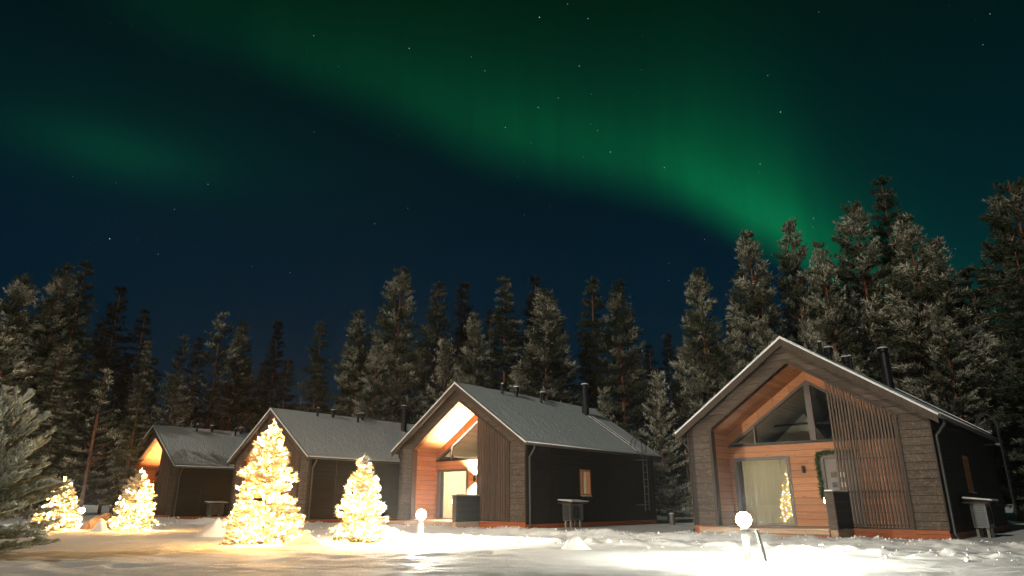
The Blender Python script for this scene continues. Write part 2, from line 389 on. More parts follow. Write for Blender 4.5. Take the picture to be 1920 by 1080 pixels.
def build_cabin(key, x, y, z, yaw, label, sconce_w, room_w, lamp_w):
    root = link('cabin', None); root.location = (x, y, z); root.rotation_euler = (0, 0, yaw)
    tag(root, label, 'cabin', 'cabins standing in a row')
    def P(name, me, parent=root): return link(name, me, parent)
    # --- front wall: core plus planks
    def core():
        m = MB()
        for s in (-1, 1):
            m.box(*sorted((s * XO, s * (W2 - .03))), .03, .2, .0, oz(XO))
            m.prism([(s * XO, oz(XO)), (s * (W2 - .03), oz(XO)), (s * (W2 - .03), zt(W2) - .17), (0, APEX - .17), (0, OAP)], .03, .2)
        return m.mesh('front_wall', MAT['dark'])
    fw = P('front_wall', cached('fw', core))
    for i, (poly, mt) in enumerate(cached('fp', front_planks)):
        P('plank', cached(('fp', i), lambda: MB().prism(poly, 0, .026).mesh('plank', MAT[mt])), fw)
    for s in (-1, 1):
        P('corner_board', boxm(f'corner{s}', 'trim', *sorted((s * (W2 + .002), s * (W2 + .035))), -.03, .10, .2, zt(W2) - .17), fw)
        P('plinth_board', boxm(f'pl{s}', 'plinth', *sorted((s * (XO if s < 0 else .95), s * (W2 + .01))), -.012, .03, .105, .2), fw)
        P('plinth_board', boxm(f'plb{s}', 'plinth', *sorted((s * (XO if s < 0 else .95), s * (W2 + .01))), -.008, .03, -.25, .098), fw)
        P('opening_post', boxm(f'op{s}', 'trim', *sorted((s * (XO - .05), s * (XO + .03))), -.045, .19, .2, oz(XO) - .02), fw)
        def rafter(s=s):
            t = .075
            return MB().prism([(s * (XO + .06), oz(XO + .06)), (s * (XO + .06), oz(XO + .06) + t), (0, OAP + t), (0, OAP)], -.045, .028).mesh('opening_trim', MAT['trim'])
        P('opening_trim', cached(f'raf{s}', rafter), fw)
    # --- porch: deck, side walls, back wall, ceiling
    dk = P('porch_floor', boxm('pf', 'deck', -XI, XI, .2, DB + .1, .05, .16))
    k = 0; yy = -1.28
    while yy < DB - .02:
        x0, x1 = (-XO + .06, .94) if yy < .0 else (-XO + .05, XO - .05)
        P('deck_board', boxm(f'db{k}', 'deck', x0, x1, yy, yy + .135, .165, .2), dk); yy += .142; k += 1
    for i, (a, b) in enumerate(((.085, .158), (.0, .078), (-.25, -.008))):
        P('deck_riser', boxm(f'dr{i}', 'plinth' if i else 'deck', -XO + .06, .94, -1.262 + .004 * i, -1.225, a, b), dk)
    P('step', boxm('step', 'deck', -.9, .6, -1.62, -1.32, -.02, .075), dk)
    P('step_base', boxm('stepb', 'plinth', -.88, .58, -1.60, -1.34, -.25, -.02), dk)
    for s in (-1, 1):
        sw = P('porch_side_wall', boxm(f'psw{s}', 'dark', *sorted((s * (XI + .02), s * (W2 - .05))), .2, DB, .0, oz(XI) + .1))
        zz = .2; i = 0
        while zz < oz(XI):
            P('plank', boxm(f'psp{s}{i}', 'orange_y', *sorted((s * XI, s * (XI + .02))), .2, DB, zz, min(zz + .180, oz(XI))), sw); zz += .19; i += 1
        def ceilcore(s=s):
            return MB().prism([(0, OAP + .03), (s * XI, oz(XI) + .03), (s * XI, oz(XI) + .09), (0, OAP + .09)], .2, DB).mesh('porch_ceiling', MAT['dark'])
        pc = P('porch_ceiling', cached(f'pc{s}', ceilcore))
        xx = 0; i = 0
        while xx < XI - .02:
            xb = min(xx + .098, XI)
            def brd(s=s, xx=xx, xb=xb):
                return MB().prism([(s * xx, oz(xx)), (s * xb, oz(xb)), (s * xb, oz(xb) + .022), (s * xx, oz(xx) + .022)], .03, DB).mesh('board', MAT['orange_y'])
            P('board', cached(f'cb{s}{i}', brd), pc); xx += .103; i += 1
    # back wall core with openings (sliding door, entrance, gable window)
    def bcore():
        m = MB(); a, b = DB + .02, DB + .16
        for q in ((-W2 + .05, -2.45, 0, 2.48), (-.78, .1, 0, 2.48), (1.05, W2 - .05, 0, 2.48), (-2.45, -.78, 2.12, 2.48), (.1, 1.05, 2.1, 2.48), (-2.45, -.78, 0, .2), (.1, 1.05, 0, .2)):
            m.box(q[0], q[1], a, b, q[2], q[3])
        for s in (-1, 1):
            m.prism([(s * 2.5, 2.48), (s * 3.1, 2.48), (s * 3.1, zt(3.1) - .16), (0, APEX - .16), (0, 4.28)], a, b)
        return m.mesh('porch_back_wall', MAT['dark'])
    bw = P('porch_back_wall', cached('bc', bcore))
    zz = .2; i = 0
    while zz < 2.47:
        z1 = min(zz + .180, 2.475); holes = []
        if zz < 2.05: holes = [(-2.45, -.78), (.1, 1.05)]
        xs = -XI; segs = []
        for h in holes: segs.append((xs, h[0])); xs = h[1]
        segs.append((xs, XI))
        for j, (a, b) in enumerate(segs):
            if b - a > .02: P('plank', boxm(f'bp{i}_{j}', 'orange', a, b, DB, DB + .02, zz, z1), bw)
        zz += .19; i += 1
    for s in (-1, 1):     # sloping boards between gable window and ceiling
        nseg = 5
        for i in range(nseg):
            a, b = XI * i / nseg + .004, XI * (i + 1) / nseg - .004
            def gb(s=s, a=a, b=b): return MB().prism([(s * a, 4.27 - OSL * a), (s * b, 4.27 - OSL * b), (s * b, oz(b)), (s * a, oz(a))], DB - .004, DB + .02).mesh('gable_board', MAT['orange'])
            P('gable_board', cached(f'gb{s}{i}', gb), bw)
    # gable window
    gw = P('gable_window', cached('gw', lambda: MB().prism([(-2.42, 2.56), (2.42, 2.56), (0, 4.22)], DB + .05, DB + .062).mesh('pane', MAT['glass'])))
    for s in (-1, 1):
        P('frame', cached(f'gwf{s}', lambda: MB().prism([(s * 2.52, 2.5), (s * 2.62, 2.5), (0, 4.285), (0, 4.19)], DB - .03, DB + .09).mesh('frame', MAT['frame'])), gw)
    P('frame', boxm('gwb', 'black', -2.55, 2.55, DB - .028, DB + .088, 2.482, 2.55), gw)
    for xm, w in ((-1.72, .03), (0, .085), (1.2, .03)):
        P('mullion', boxm(f'gwm{xm}', 'frame', xm - w, xm + w, DB - .035, DB + .085, 2.55, 4.22 - .686 * abs(xm) - .0), gw)
    # sliding door
    sd = P('sliding_door', boxm('sdp', 'glass', -2.38, -.85, DB + .05, DB + .06, .26, 2.05))
    for i, q in enumerate(((-2.47, -2.38, .2, 2.14), (-.85, -.76, .2, 2.14), (-2.38, -.85, 2.05, 2.14), (-2.38, -.85, .2, .26))):
        P('frame', boxm(f'sdf{i}', 'frame', q[0], q[1], DB - .03, DB + .1, q[2], q[3]), sd)
    P('sash', boxm('sds', 'black', -2.30, -2.25, DB + .065, DB + .1, .26, 2.05), sd)
    def curtain():
        n = 150; v = []; q = []
        for i in range(n + 1):
            t = i / n; xx = -2.36 + 1.5 * t; yy = DB + .24 + .010 * math.sin(t * 58) + .008 * math.sin(t * 23 + 1)
            for zc in (.24, 1.1, 2.1): v.append((xx, yy + .012 * math.sin(t * 31 + zc * 2), zc))
        for i in range(n):
            for j in range(2): q.append((i * 3 + j, i * 3 + 3 + j, i * 3 + 4 + j, i * 3 + 1 + j))
        return np_mesh('curtain', v, None, q, MAT['curtain'], smooth=True)
    P('curtain', cached('cu', curtain))
    # entrance door
    ed = P('entrance_door', boxm('ed', 'door', .19, .96, DB + .03, DB + .08, .22, 2.02))
    for i, q in enumerate(((.09, .19, .2, 2.12), (.96, 1.06, .2, 2.12), (.19, .96, 2.02, 2.12))):
        P('frame', boxm(f'edf{i}', 'frame', q[0], q[1], DB - .03, DB + .1, q[2], q[3]), ed)
    for i in range(2):
        for j in range(2):
            xx = .40 + i * .24; zz = 1.30 + j * .27
            fr = P('pane_frame', boxm(f'pfm{i}{j}', 'ac', xx - .085, xx + .085, DB + .016, DB + .03, zz - .085, zz + .085), ed)
            P('pane', boxm(f'pfp{i}{j}', 'black' if i == 0 else 'white', xx - .065, xx + .065, DB + .010, DB + .016, zz - .065, zz + .065), ed)  # opaque panes: right pair painted white to look lit, left pair black
    P('handle', cached('hd', lambda: MB().tube([(.88, DB + .03, 1.12), (.88, DB - .03, 1.12), (.78, DB - .03, 1.12)], .012, 6).mesh('handle', MAT['steel'], True)), ed)
    # up/down wall lamp
    wl = P('wall_lamp', cached('wl', lambda: MB().tube([(-.38, DB - .07, 1.64), (-.38, DB - .07, 1.84)], .045, 12, False).box(-.40, -.36, DB - .04, DB, 1.71, 1.77).mesh('wall_lamp', MAT['black'])))
    if sconce_w:
        P('bulb', cached('wlb', lambda: MB().tube([(-.38, DB - .07, 1.69), (-.38, DB - .07, 1.79)], .03, 10).mesh('bulb', MAT['warmglow'])), wl)
        for sg in (-1, 1):
            ld = bpy.data.lights.new('wall_lamp_light', 'SPOT'); ld.energy = sconce_w * (1.4 if sg > 0 else .5); ld.color = (1, .80, .52) if key != 'A' else (1, .6, .26); ld.spot_size = R(125); ld.spot_blend = .8; ld.shadow_soft_size = .05
            lo = link('wall_lamp_light', ld, wl); lo.location = (-.38, DB - .10, 1.74 + sg * .14); lo.rotation_euler = (R(180) if sg > 0 else 0, 0, 0)
    # slat screen
    ss = P('slat_screen', boxm('ssb', 'black', .93, XO - .05, .075, .095, .205, .235))
    for i, zr in enumerate((.29, 1.08, 1.9, 2.72)):
        P('rail', boxm(f'rail{i}', 'black', .93, min(XO - .05, (OAP - zr) / OSL), .062, .098, zr - .022, zr + .022), ss)
    i = 0; xx = .935
    while xx < XO - .07:
        P('slat', cached(f'slat{i}', lambda: MB().prism([(xx, .235), (xx + .046, .235), (xx + .046, oz(xx + .046) - .004), (xx, oz(xx) - .004)], .018, .062).mesh('slat', MAT['slat'])), ss)
        xx += .078; i += 1
    # low partition at the edge of the deck
    pt = P('partition', boxm('pt', 'grey', .955, 1.135, -1.24, -.05, .2, 1.05))
    P('base', boxm('ptb', 'deck', .96, 1.13, -1.235, -.05, -.25, .197), pt)
    P('cap', boxm('ptc', 'trim', .93, 1.16, -1.27, -.05, 1.052, 1.085), pt)
    P('cap_snow', cached('ptcs', lambda: MB().prism([(.94, 1.087), (1.15, 1.087), (1.12, 1.12), (.97, 1.12)], -1.26, -.06).mesh('cap_snow', MAT['snow'])), pt)
    for i in range(4):
        P('plank', boxm(f'ptp{i}', 'dark', 1.137, 1.152, -1.24, -.05, .21 + i * .21, .413 + i * .21), pt)
    pl = P('partition_lamp', boxm('ptl', 'black', .905, .953, -1.20, -1.08, .80, .94), pt)
    if lamp_w:
        P('diffuser', boxm('ptld', 'whitelight' if False else 'warmglow', .89, .904, -1.19, -1.09, .81, .93), pl)
        ld = bpy.data.lights.new('partition_light', 'SPOT'); ld.energy = lamp_w; ld.color = (1, .92, .74); ld.shadow_soft_size = .05; ld.spot_size = R(150); ld.spot_blend = .6
        lo = link('partition_light', ld, pl); lo.location = (.86, -1.14, .86); lo.rotation_euler = (0, R(-62), 0)
        lo.rotation_euler = Vector((-.8, -.1, -.55)).to_track_quat('-Z', 'Y').to_euler()
    # --- side and rear walls
    def lw(): return MB().box(-W2, -W2 + .14, .0, LEN, -.25, zt(W2) - .165).mesh('side_wall', MAT['dark'])
    P('side_wall', cached('lw', lw))
    wy0, wy1, wz0, wz1 = 3.45, 4.10, 1.12, 2.04
    def rw():
        m = MB(); zt_ = zt(W2) - .165
        for q in ((.2, wy0, -.25, zt_), (wy1, LEN, -.25, zt_), (wy0, wy1, -.25, wz0), (wy0, wy1, wz1, zt_)): m.box(W2 - .14, W2 - .002, q[0], q[1], q[2], q[3])
        return m.mesh('side_wall', MAT['dark'])
    sw = P('side_wall', cached('rw', rw))
    zz = .14; i = 0
    while zz < zt(W2) - .18:
        z1 = min(zz + .19, zt(W2) - .17)
        segs = [(.102, 1.50), (1.515, LEN)] if not (z1 > wz0 and zz < wz1) else [(.102, 1.50), (1.515, wy0 - .04), (wy1 + .04, LEN)]
        for j, (a, b) in enumerate(segs): P('plank', boxm(f'sp{i}_{j}', 'dark', W2, W2 + .024, a, b, zz, z1), sw)
        zz += .197; i += 1
    P('plinth_board', boxm('spl', 'plinth', W2, W2 + .02, .0, LEN, -.25, .13), sw)
    wd = P('window', boxm('wdp', 'glass', W2 - .105, W2 - .095, wy0 + .04, wy1 - .04, wz0 + .05, wz1 - .04))
    for i, q in enumerate(((wy0 - .04, wy0 + .03, wz0 - .04, wz1 + .03), (wy1 - .03, wy1 + .04, wz0 - .04, wz1 + .03), (wy0 + .03, wy1 - .03, wz1 - .04, wz1 + .03), (wy0 + .03, wy1 - .03, wz0 - .04, wz0 + .04))):
        P('frame', boxm(f'wf{i}', 'orange', W2 - .13, W2 + .045, *q), wd)
    P('mullion', boxm('wm', 'orange', W2 - .12, W2 - .07, (wy0 + wy1) / 2 - .02, (wy0 + wy1) / 2 + .02, wz0 + .04, wz1 - .04), wd)
    P('sill', boxm('wsill', 'trim', W2 + .02, W2 + .11, wy0 - .05, wy1 + .05, wz0 - .075, wz0 - .042), wd)
    P('sill_snow', boxm('wsnow', 'snow', W2 + .05, W2 + .1, wy0, wy1, wz0 - .04, wz0 - .02), wd)
    P('rear_wall', cached('rear', lambda: MB().prism([(-W2 + .15, -.25), (W2 - .15, -.25), (W2 - .15, zt(W2) - .18), (0, APEX - .17), (-W2 + .15, zt(W2) - .18)], LEN - .14, LEN).mesh('rear_wall', MAT['dark'])))
    # --- room inside
    rm = P('room_floor', boxm('rf', 'deck', -W2 + .15, W2 - .15, DB + .17, LEN - .15, .1, .2))
    for s in (-1, 1):
        P('room_ceiling', cached(f'rc{s}', lambda: MB().prism([(0, 4.86), (s * 3.02, 4.86 - .7 * 3.02), (s * 3.02, 4.9 - .7 * 3.02), (0, 4.9)], DB + .17, LEN - .15).mesh('room_ceiling', MAT['white'])), rm)
        for i in range(24):
            a, b = i * .125 + .004, i * .125 + .119
            P('ceiling_board', cached(f'rcb{s}{i}', lambda: MB().prism([(s * a, 4.845 - .7 * a), (s * b, 4.845 - .7 * b), (s * b, 4.86 - .7 * b), (s * a, 4.86 - .7 * a)], DB + .17, 5.0).mesh('board', MAT['iboard'])), rm)
    P('room_wall', boxm('riw', 'white', -W2 + .16, W2 - .16, 5.0, 5.1, .2, 2.55), rm)
    P('loft_floor', boxm('lofl', 'trim', -W2 + .2, W2 - .2, 4.2, LEN - .2, 2.45, 2.6), rm)
    P('loft_gable', cached('loftg', lambda: MB().prism([(-2.6, 2.6), (-.5, 2.6), (-1.25, 3.72)], 4.6, 4.65).mesh('loft_gable', MAT['white'])), rm)
    P('loft_rail', boxm('lr', 'black', -2.2, 2.2, 4.22, 4.27, 3.3, 3.36), rm)
    for i in range(30):
        P('baluster', boxm(f'bal{i}', 'plinth', -.3 + i * .08, -.262 + i * .08, 4.22, 4.26, 2.6, 3.3), rm)
    P('loft_back_wall', cached('lbw', lambda: MB().prism([(-2.9, 2.6), (2.9, 2.6), (0, 4.82)], 7.0, 7.05).mesh('loft_back_wall', MAT['trim'])), rm)
    P('loft_lamp', boxm('lol', 'whitelight', -1.95, -1.87, 4.58, 4.595, 2.72, 2.80), rm)
    if room_w:
        ld = bpy.data.lights.new('room_light', 'POINT'); ld.energy = room_w; ld.color = (1, .86, .62); ld.shadow_soft_size = .12
        lo = link('room_light', ld, rm); lo.location = (-1.7, 3.3, 1.9)
        P('uplight_blocker', cached('clamp', lambda: MB().tube([(-1.7, 3.3, 2.02), (-1.7, 3.3, 2.10), (-1.7, 3.3, 2.3)], [.30, .22, .02], 14).mesh('uplight_blocker', MAT['white'], True)), rm)  # unseen shade added to block the room light from shining upward
    # --- roof
    rf = P('roof', cached('roof', lambda: MB().prism([(-W2 - .25, zt(W2 + .25) - .15), (0, APEX - .15), (W2 + .25, zt(W2 + .25) - .15), (W2 + .25, zt(W2 + .25) - .052), (0, APEX - .052), (-W2 - .25, zt(W2 + .25) - .052)], -.28, LEN + .25).mesh('roof', MAT['roof'])))
    for s in (-1, 1):
        def rsnow(s=s):
            nx_, ny_ = 26, 84; v = []; q = []
            for j in range(ny_ + 1):
                for i in range(nx_ + 1):
                    xx = (W2 + .28) * i / nx_; yy = -.31 + (LEN + .58) * j / ny_
                    e = min(1, min(i, nx_ - i + .3, j + .2, ny_ - j + .2) / .8) if i else 1
                    v.append((s * xx, yy, zt(xx) + (.028 if i else .02) * (0.15 + .85 * min(1, e)) - .03 + .014 * (vnoise(np.array([xx * 3.1 + 5]), np.array([yy * 3.1]))[0] - .5)))
            nv = len(v)
            for j in range(ny_):
                for i in range(nx_): a = j * (nx_ + 1) + i; q.append((a, a + 1, a + nx_ + 2, a + nx_ + 1))
            rim = [i for i in range(nx_ + 1)] + [j * (nx_ + 1) + nx_ for j in range(1, ny_ + 1)] + [ny_ * (nx_ + 1) + i for i in range(nx_ - 1, -1, -1)]
            for r_ in rim: p = v[r_]; v.append((p[0], p[1], zt(p[0]) - .056))
            for k_ in range(len(rim) - 1): q.append((rim[k_], rim[k_ + 1], nv + k_ + 1, nv + k_))
            return np_mesh('roof_snow', v, None, q, MAT['rsnow'], smooth=False)
        P('roof_snow', cached(f'rs{s}', rsnow), rf)
        for a, nm in ((-.30, 'front'), (LEN + .23, 'rear')):
            P('bargeboard', cached(f'bb{s}{nm}', lambda: MB().prism([(s * (W2 + .27), zt(W2 + .27) - .29), (0, APEX - .29), (0, APEX - .062), (s * (W2 + .27), zt(W2 + .27) - .062)], a, a + .035).mesh('bargeboard', MAT['trim'])), rf)
        P('drip_edge', cached(f'de{s}', lambda: MB().prism([(s * (W2 + .285), zt(W2 + .285) - .085), (0, APEX - .085), (0, APEX - .058), (s * (W2 + .285), zt(W2 + .285) - .058)], -.325, -.302).mesh('drip_edge', MAT['snow'])), rf)
        P('soffit', cached(f'sof{s}', lambda: MB().prism([(s * (W2 + .05), zt(W2 + .05) - .175), (s * (W2 + .24), zt(W2 + .24) - .175), (s * (W2 + .24), zt(W2 + .24) - .152), (s * (W2 + .05), zt(W2 + .05) - .152)], -.26, LEN + .22).mesh('soffit', MAT['soffit'])), rf)
        P('gable_soffit', cached(f'gsof{s}', lambda: MB().prism([(0, APEX - .172), (s * (W2 + .24), zt(W2 + .24) - .172), (s * (W2 + .24), zt(W2 + .24) - .152), (0, APEX - .152)], -.262, -.002).mesh('gable_soffit', MAT['soffit'])), rf)
        for i in range(5):
            xx = .6 + i * .62
            P('purlin_end', cached(f'pe{s}{i}', lambda: MB().prism([(s * xx, zt(xx) - .235), (s * (xx + .14), zt(xx + .14) - .235), (s * (xx + .14), zt(xx + .14) - .174), (s * xx, zt(xx) - .174)], -.25, -.028).mesh('purlin_end', MAT['soffit'])), rf)
        gx_ = s * (W2 + .315); gz_ = zt(W2 + .25) - .12
        gut = P('gutter', cached(f'gut{s}', lambda: MB().tube([(gx_, -.28, gz_), (gx_, LEN + .22, gz_)], .055, 10).mesh('gutter', MAT['pipe'], True)), rf)
        P('gutter_snow', cached(f'guts{s}', lambda: MB().tube([(gx_, -.27, gz_ + .035), (gx_, LEN + .21, gz_ + .035)], .042, 8).mesh('gutter_snow', MAT['snow'], True)), gut)
        dpx = s * (W2 + .085)
        P('downpipe', cached(f'dp{s}', lambda: MB().tube([(gx_, .16, gz_ - .05), (gx_ - s * .02, .16, gz_ - .16), (dpx, .16, gz_ - .42), (dpx, .16, gz_ - .55), (dpx, .16, .12), (dpx + s * .06, .13, .04)], .036, 8).mesh('downpipe', MAT['pipe'], True)), rf)
    # vents and chimney on the roof
    def stack(xx, yy, r, h, hat):
        m = MB(); b = zt(xx) - .12
        if hat: m.tube([(xx, yy, b), (xx, yy, b + h * .62)], r, 10).tube([(xx, yy, b + h * .62), (xx, yy, b + h)], r * 1.75, 10)
        else: m.tube([(xx, yy, b), (xx, yy, b + h)], r, 10)
        return m
    for i, (xx, yy, r, h, hat) in enumerate(((.28, 2.25, .055, .52, False), (.22, 3.25, .075, .48, True), (.42, 4.75, .06, .56, False), (.16, 5.25, .085, .46, True))):
        v_ = P('vent_pipe', cached(f'vent{i}', lambda: stack(xx, yy, r, h, hat).mesh('vent_pipe', MAT['black'], False)), rf)
        b = zt(xx) - .12 + h; rr = r * (1.8 if hat else 1.05)
        P('snow_cap', cached(f'vsn{i}', lambda: MB().tube([(xx, yy, b + .002), (xx, yy, b + .035), (xx, yy, b + .055)], [rr, rr * .95, rr * .5], 10).mesh('snow_cap', MAT['snow'], True)), v_)
    ch = P('chimney', cached('chim', lambda: MB().tube([(.78, 7.75, zt(.78) - .3), (.78, 7.75, zt(.78) + 1.22)], .17, 16).tube([(.78, 7.75, zt(.78) + 1.22), (.78, 7.75, zt(.78) + 1.28)], .12, 12).tube([(.78, 7.75, zt(.78) + 1.28), (.78, 7.75, zt(.78) + 1.40)], .185, 16).mesh('chimney', MAT['black'])), rf)
    P('snow_cap', cached('chs', lambda: MB().tube([(.78, 7.75, zt(.78) + 1.402), (.78, 7.75, zt(.78) + 1.44), (.78, 7.75, zt(.78) + 1.465)], [.185, .17, .08], 16).mesh('snow_cap', MAT['snow'], True)), ch)
    # ladders: on the roof slope and down the wall, with hoops over the eave
    ly0, ly1 = 7.6, 7.95
    la = P('roof_ladder', cached('rl', lambda: MB().tube([(1.0, ly0, zt(1.0) + .05), (W2 + .3, ly0, zt(W2 + .3) + .05)], .022, 6).tube([(1.0, ly1, zt(1.0) + .05), (W2 + .3, ly1, zt(W2 + .3) + .05)], .022, 6).mesh('roof_ladder', MAT['black'])))
    for i in range(8):
        xx = 1.15 + i * .31
        P('rung', cached(f'rr{i}', lambda: MB().tube([(xx, ly0, zt(xx) + .05), (xx, ly1, zt(xx) + .05)], .014, 6).mesh('rung', MAT['black'])), la)
    for i, yy in enumerate((ly0, ly1)):
        P('rail_snow', cached(f'rls{i}', lambda: MB().tube([(1.0, yy, zt(1.0) + .075), (W2 + .26, yy, zt(W2 + .26) + .075)], .02, 6).mesh('rail_snow', MAT['snow'])), la)
    lx = W2 + .50
    def wl_():
        m = MB()
        for yy in (ly0, ly1):
            pts = [(lx, yy, .5), (lx, yy, 3.1)] + [(lx - .28 + .28 * math.cos(t), yy, 3.1 + .5 * math.sin(t)) for t in np.linspace(.15, math.pi - .1, 9)] + [(lx - .56, yy, zt(lx - .56) + .03)]
            m.tube(pts, .022, 6)
        return m.mesh('wall_ladder', MAT['pipe'])
    wla = P('wall_ladder', cached('wla', wl_))
    zz = .6; i = 0
    while zz < 3.0:
        rg = P('rung', cached(f'wr{i}', lambda: MB().tube([(lx, ly0, zz), (lx, ly1, zz)], .015, 6).mesh('rung', MAT['steel'])), wla); zz += .3; i += 1
    for i, zz in enumerate((.75, 2.6)):
        P('bracket', boxm(f'lbr{i}', 'steel', W2 + .02, lx, ly0 - .015, ly0 + .015, zz, zz + .04), wla); P('bracket', boxm(f'lbs{i}', 'steel', W2 + .02, lx, ly1 - .015, ly1 + .015, zz, zz + .04), wla)
    return root

CAB = {}
SPEC = {'D': ('dark timber cabin with green door garland and unlit porch, nearest the camera', 0, 60, 40),
        'C': ('timber cabin with brightly lit porch and ladder, next to the garland-door cabin', 4600, 520, 120),
        'B': ('timber cabin standing behind the tallest glowing Christmas tree', 4500, 260, 80),
        'A': ('farthest and smallest timber cabin, its porch glowing deep orange', 1500, 40, 0)}
for key, x, y, z, yaw in HOUSES:
    lab, sw_, rw_, lw_ = SPEC[key]
    CAB[key] = build_cabin(key, x, y, z, yaw, lab, sw_, rw_, lw_)
def on_cabin(key, p):
    for k, x, y, z, yaw in HOUSES:
        if k == key:
            return Vector((x + p[0] * math.cos(yaw) - p[1] * math.sin(yaw), y + p[0] * math.sin(yaw) + p[1] * math.cos(yaw), z + p[2])), yaw

# ------------------------------------------------------------------ heat pumps
def heat_pump(key, label):
    p, yaw = on_cabin(key, (W2 + .38, 2.35, 0))
    g = 0
    o = link('heat_pump', None); o.location = p; o.rotation_euler = (0, 0, yaw); tag(o, label, 'heat pump', 'heat pumps on the cabin side walls')
    def P(n, me, pa=o): return link(n, me, pa)
    b = P('casing', boxm('hpc', 'ac', -.17, .16, -.42, .42, .22, .80))
    for i in range(13): P('louvre', boxm(f'hpl{i}', 'black', -.14 , .12, -.432, -.422, .26 + i * .04, .282 + i * .04), b)
    P('fan_ring', cached('hpf', lambda: MB().tube([(.175, -.06 + .22 * math.cos(t), .51 + .22 * math.sin(t)) for t in np.linspace(0, 2 * math.pi, 25)], .012, 6, False).mesh('fan_ring', MAT['black'])), b)
    for i in range(9): P('grille_bar', boxm(f'hpg{i}', 'black', .162, .172, -.28 + i * .055, -.268 + i * .055, .31, .71), b)
    P('cover', cached('hpcov', lambda: MB().prism([(-.30, .90), (.34, .84), (.34, .87), (-.30, .93)], -.56, .56).mesh('cover', MAT['trim'])))
    P('cover_snow', cached('hpcs', lambda: MB().prism([(-.29, .932), (.335, .872), (.33, .90), (-.28, .965)], -.55, .55).mesh('cover_snow', MAT['snow'])))
    for i, (a, c) in enumerate(((-.12, -.3), (.1, -.3), (-.12, .3), (.1, .3))): P('leg', boxm(f'hplg{i}', 'post', a - .03, a + .03, c - .04, c + .04, -.15, .22))
    for i, c in enumerate((-.5, .5)): P('bracket', boxm(f'hpb{i}', 'trim', -.33, .28, c - .02, c + .02, .80, .845))
heat_pump('D', 'louvred heat pump under a board beside the garland-door cabin')
heat_pump('C', 'heat pump under snowy board on side wall of the cabin with visible ladder')
heat_pump('B', 'heat pump half hidden behind the shorter glowing Christmas tree between two cabins')
heat_pump('A', 'small heat pump against the dark side wall of the farthest cabin')

# ------------------------------------------------------------------ conifers
def rnd_unit(rng, n):
    v = rng.normal(size=(n, 3)); return v / np.linalg.norm(v, axis=1, keepdims=True)
def unit(v): return v / (np.linalg.norm(v, axis=-1, keepdims=True) + 1e-9)
def blades(rng, pts, axes, L, Wd, k, spread, up=0):
    n = len(pts); p = np.repeat(pts, k, 0); a = np.repeat(axes, k, 0)
    d = unit(a + rnd_unit(rng, n * k) * spread + np.array([0, 0, up]))
    s = unit(np.cross(d, rnd_unit(rng, n * k)))
    l = (L * rng.uniform(.7, 1.25, n * k))[:, None]; w = Wd * .5
    p = p + rnd_unit(rng, n * k) * L * .18
    v = np.stack([p - s * w, p + s * w, p + d * l], 1)
    return v.reshape(-1, 3)
bark_m, bnt, bb_ = newmat('pine_bark')
def _bark():
    n = bnt.nodes.new; l = bnt.links.new
    tc = n('ShaderNodeTexCoord'); sp = n('ShaderNodeSeparateXYZ'); l(tc.outputs['Object'], sp.inputs[0])
    g = n('ShaderNodeTexNoise'); g.inputs['Scale'].default_value = 7; g.inputs['Detail'].default_value = 5; l(tc.outputs['Object'], g.inputs['Vector'])
    ad = n('ShaderNodeMath'); ad.operation = 'MULTIPLY_ADD'; l(g.outputs['Fac'], ad.inputs[0]); ad.inputs[1].default_value = 3; l(sp.outputs[2], ad.inputs[2])
    mr = n('ShaderNodeMapRange'); l(ad.outputs[0], mr.inputs['Value']); mr.inputs['From Min'].default_value = 4; mr.inputs['From Max'].default_value = 9
    mx = n('ShaderNodeMix'); mx.data_type = 'RGBA'; l(mr.outputs[0], mx.inputs['Factor']); mx.inputs['A'].default_value = (.14, .085, .055, 1); mx.inputs['B'].default_value = (.20, .075, .036, 1)
    l(mx.outputs['Result'], bb_.inputs['Base Color']); bb_.inputs['Roughness'].default_value = .85; bump_to(bnt, bb_, g.outputs['Fac'], .7, .03)
_bark(); MAT['bark_pine'] = bark_m
def needle_mat(name, green, green2, frost):
    m, nt, b = newmat(name); n = nt.nodes.new; l = nt.links.new
    at = n('ShaderNodeAttribute'); at.attribute_name = 'frost'
    oi = n('ShaderNodeObjectInfo'); mx0 = n('ShaderNodeMix'); mx0.data_type = 'RGBA'; l(oi.outputs['Random'], mx0.inputs['Factor']); mx0.inputs['A'].default_value = (*green, 1); mx0.inputs['B'].default_value = (*green2, 1)
    mx = n('ShaderNodeMix'); mx.data_type = 'RGBA'; sc2 = n('ShaderNodeSeparateColor'); l(oi.outputs['Color'], sc2.inputs[0]); fm = n('ShaderNodeMath'); fm.operation = 'MULTIPLY'; fm.use_clamp = True; l(at.outputs['Fac'], fm.inputs[0]); l(sc2.outputs[0], fm.inputs[1]); l(fm.outputs[0], mx.inputs['Factor']); l(mx0.outputs['Result'], mx.inputs['A']); mx.inputs['B'].default_value = (*frost, 1)
    l(mx.outputs['Result'], b.inputs['Base Color']); b.inputs['Roughness'].default_value = .75; b.inputs['Specular IOR Level'].default_value = .2
    return m
MAT['needle'] = needle_mat('frosted_pine_needles', (.026, .041, .017), (.034, .045, .016), (.62, .60, .47))
MAT['needle_shade'] = needle_mat('shade_darkened_needles', (.014, .018, .010), (.018, .021, .010), (.16, .145, .115))  # needles and frost darkened to paint in the deep wood's shade
MAT['needle_snowy'] = needle_mat('snow_laden_spruce_needles', (.15, .18, .08), (.15, .18, .08), (.84, .84, .77))
MAT['needle_tree'] = needle_mat('snow_coated_christmas_needles', (.30, .25, .12), (.30, .25, .12), (.86, .84, .78))

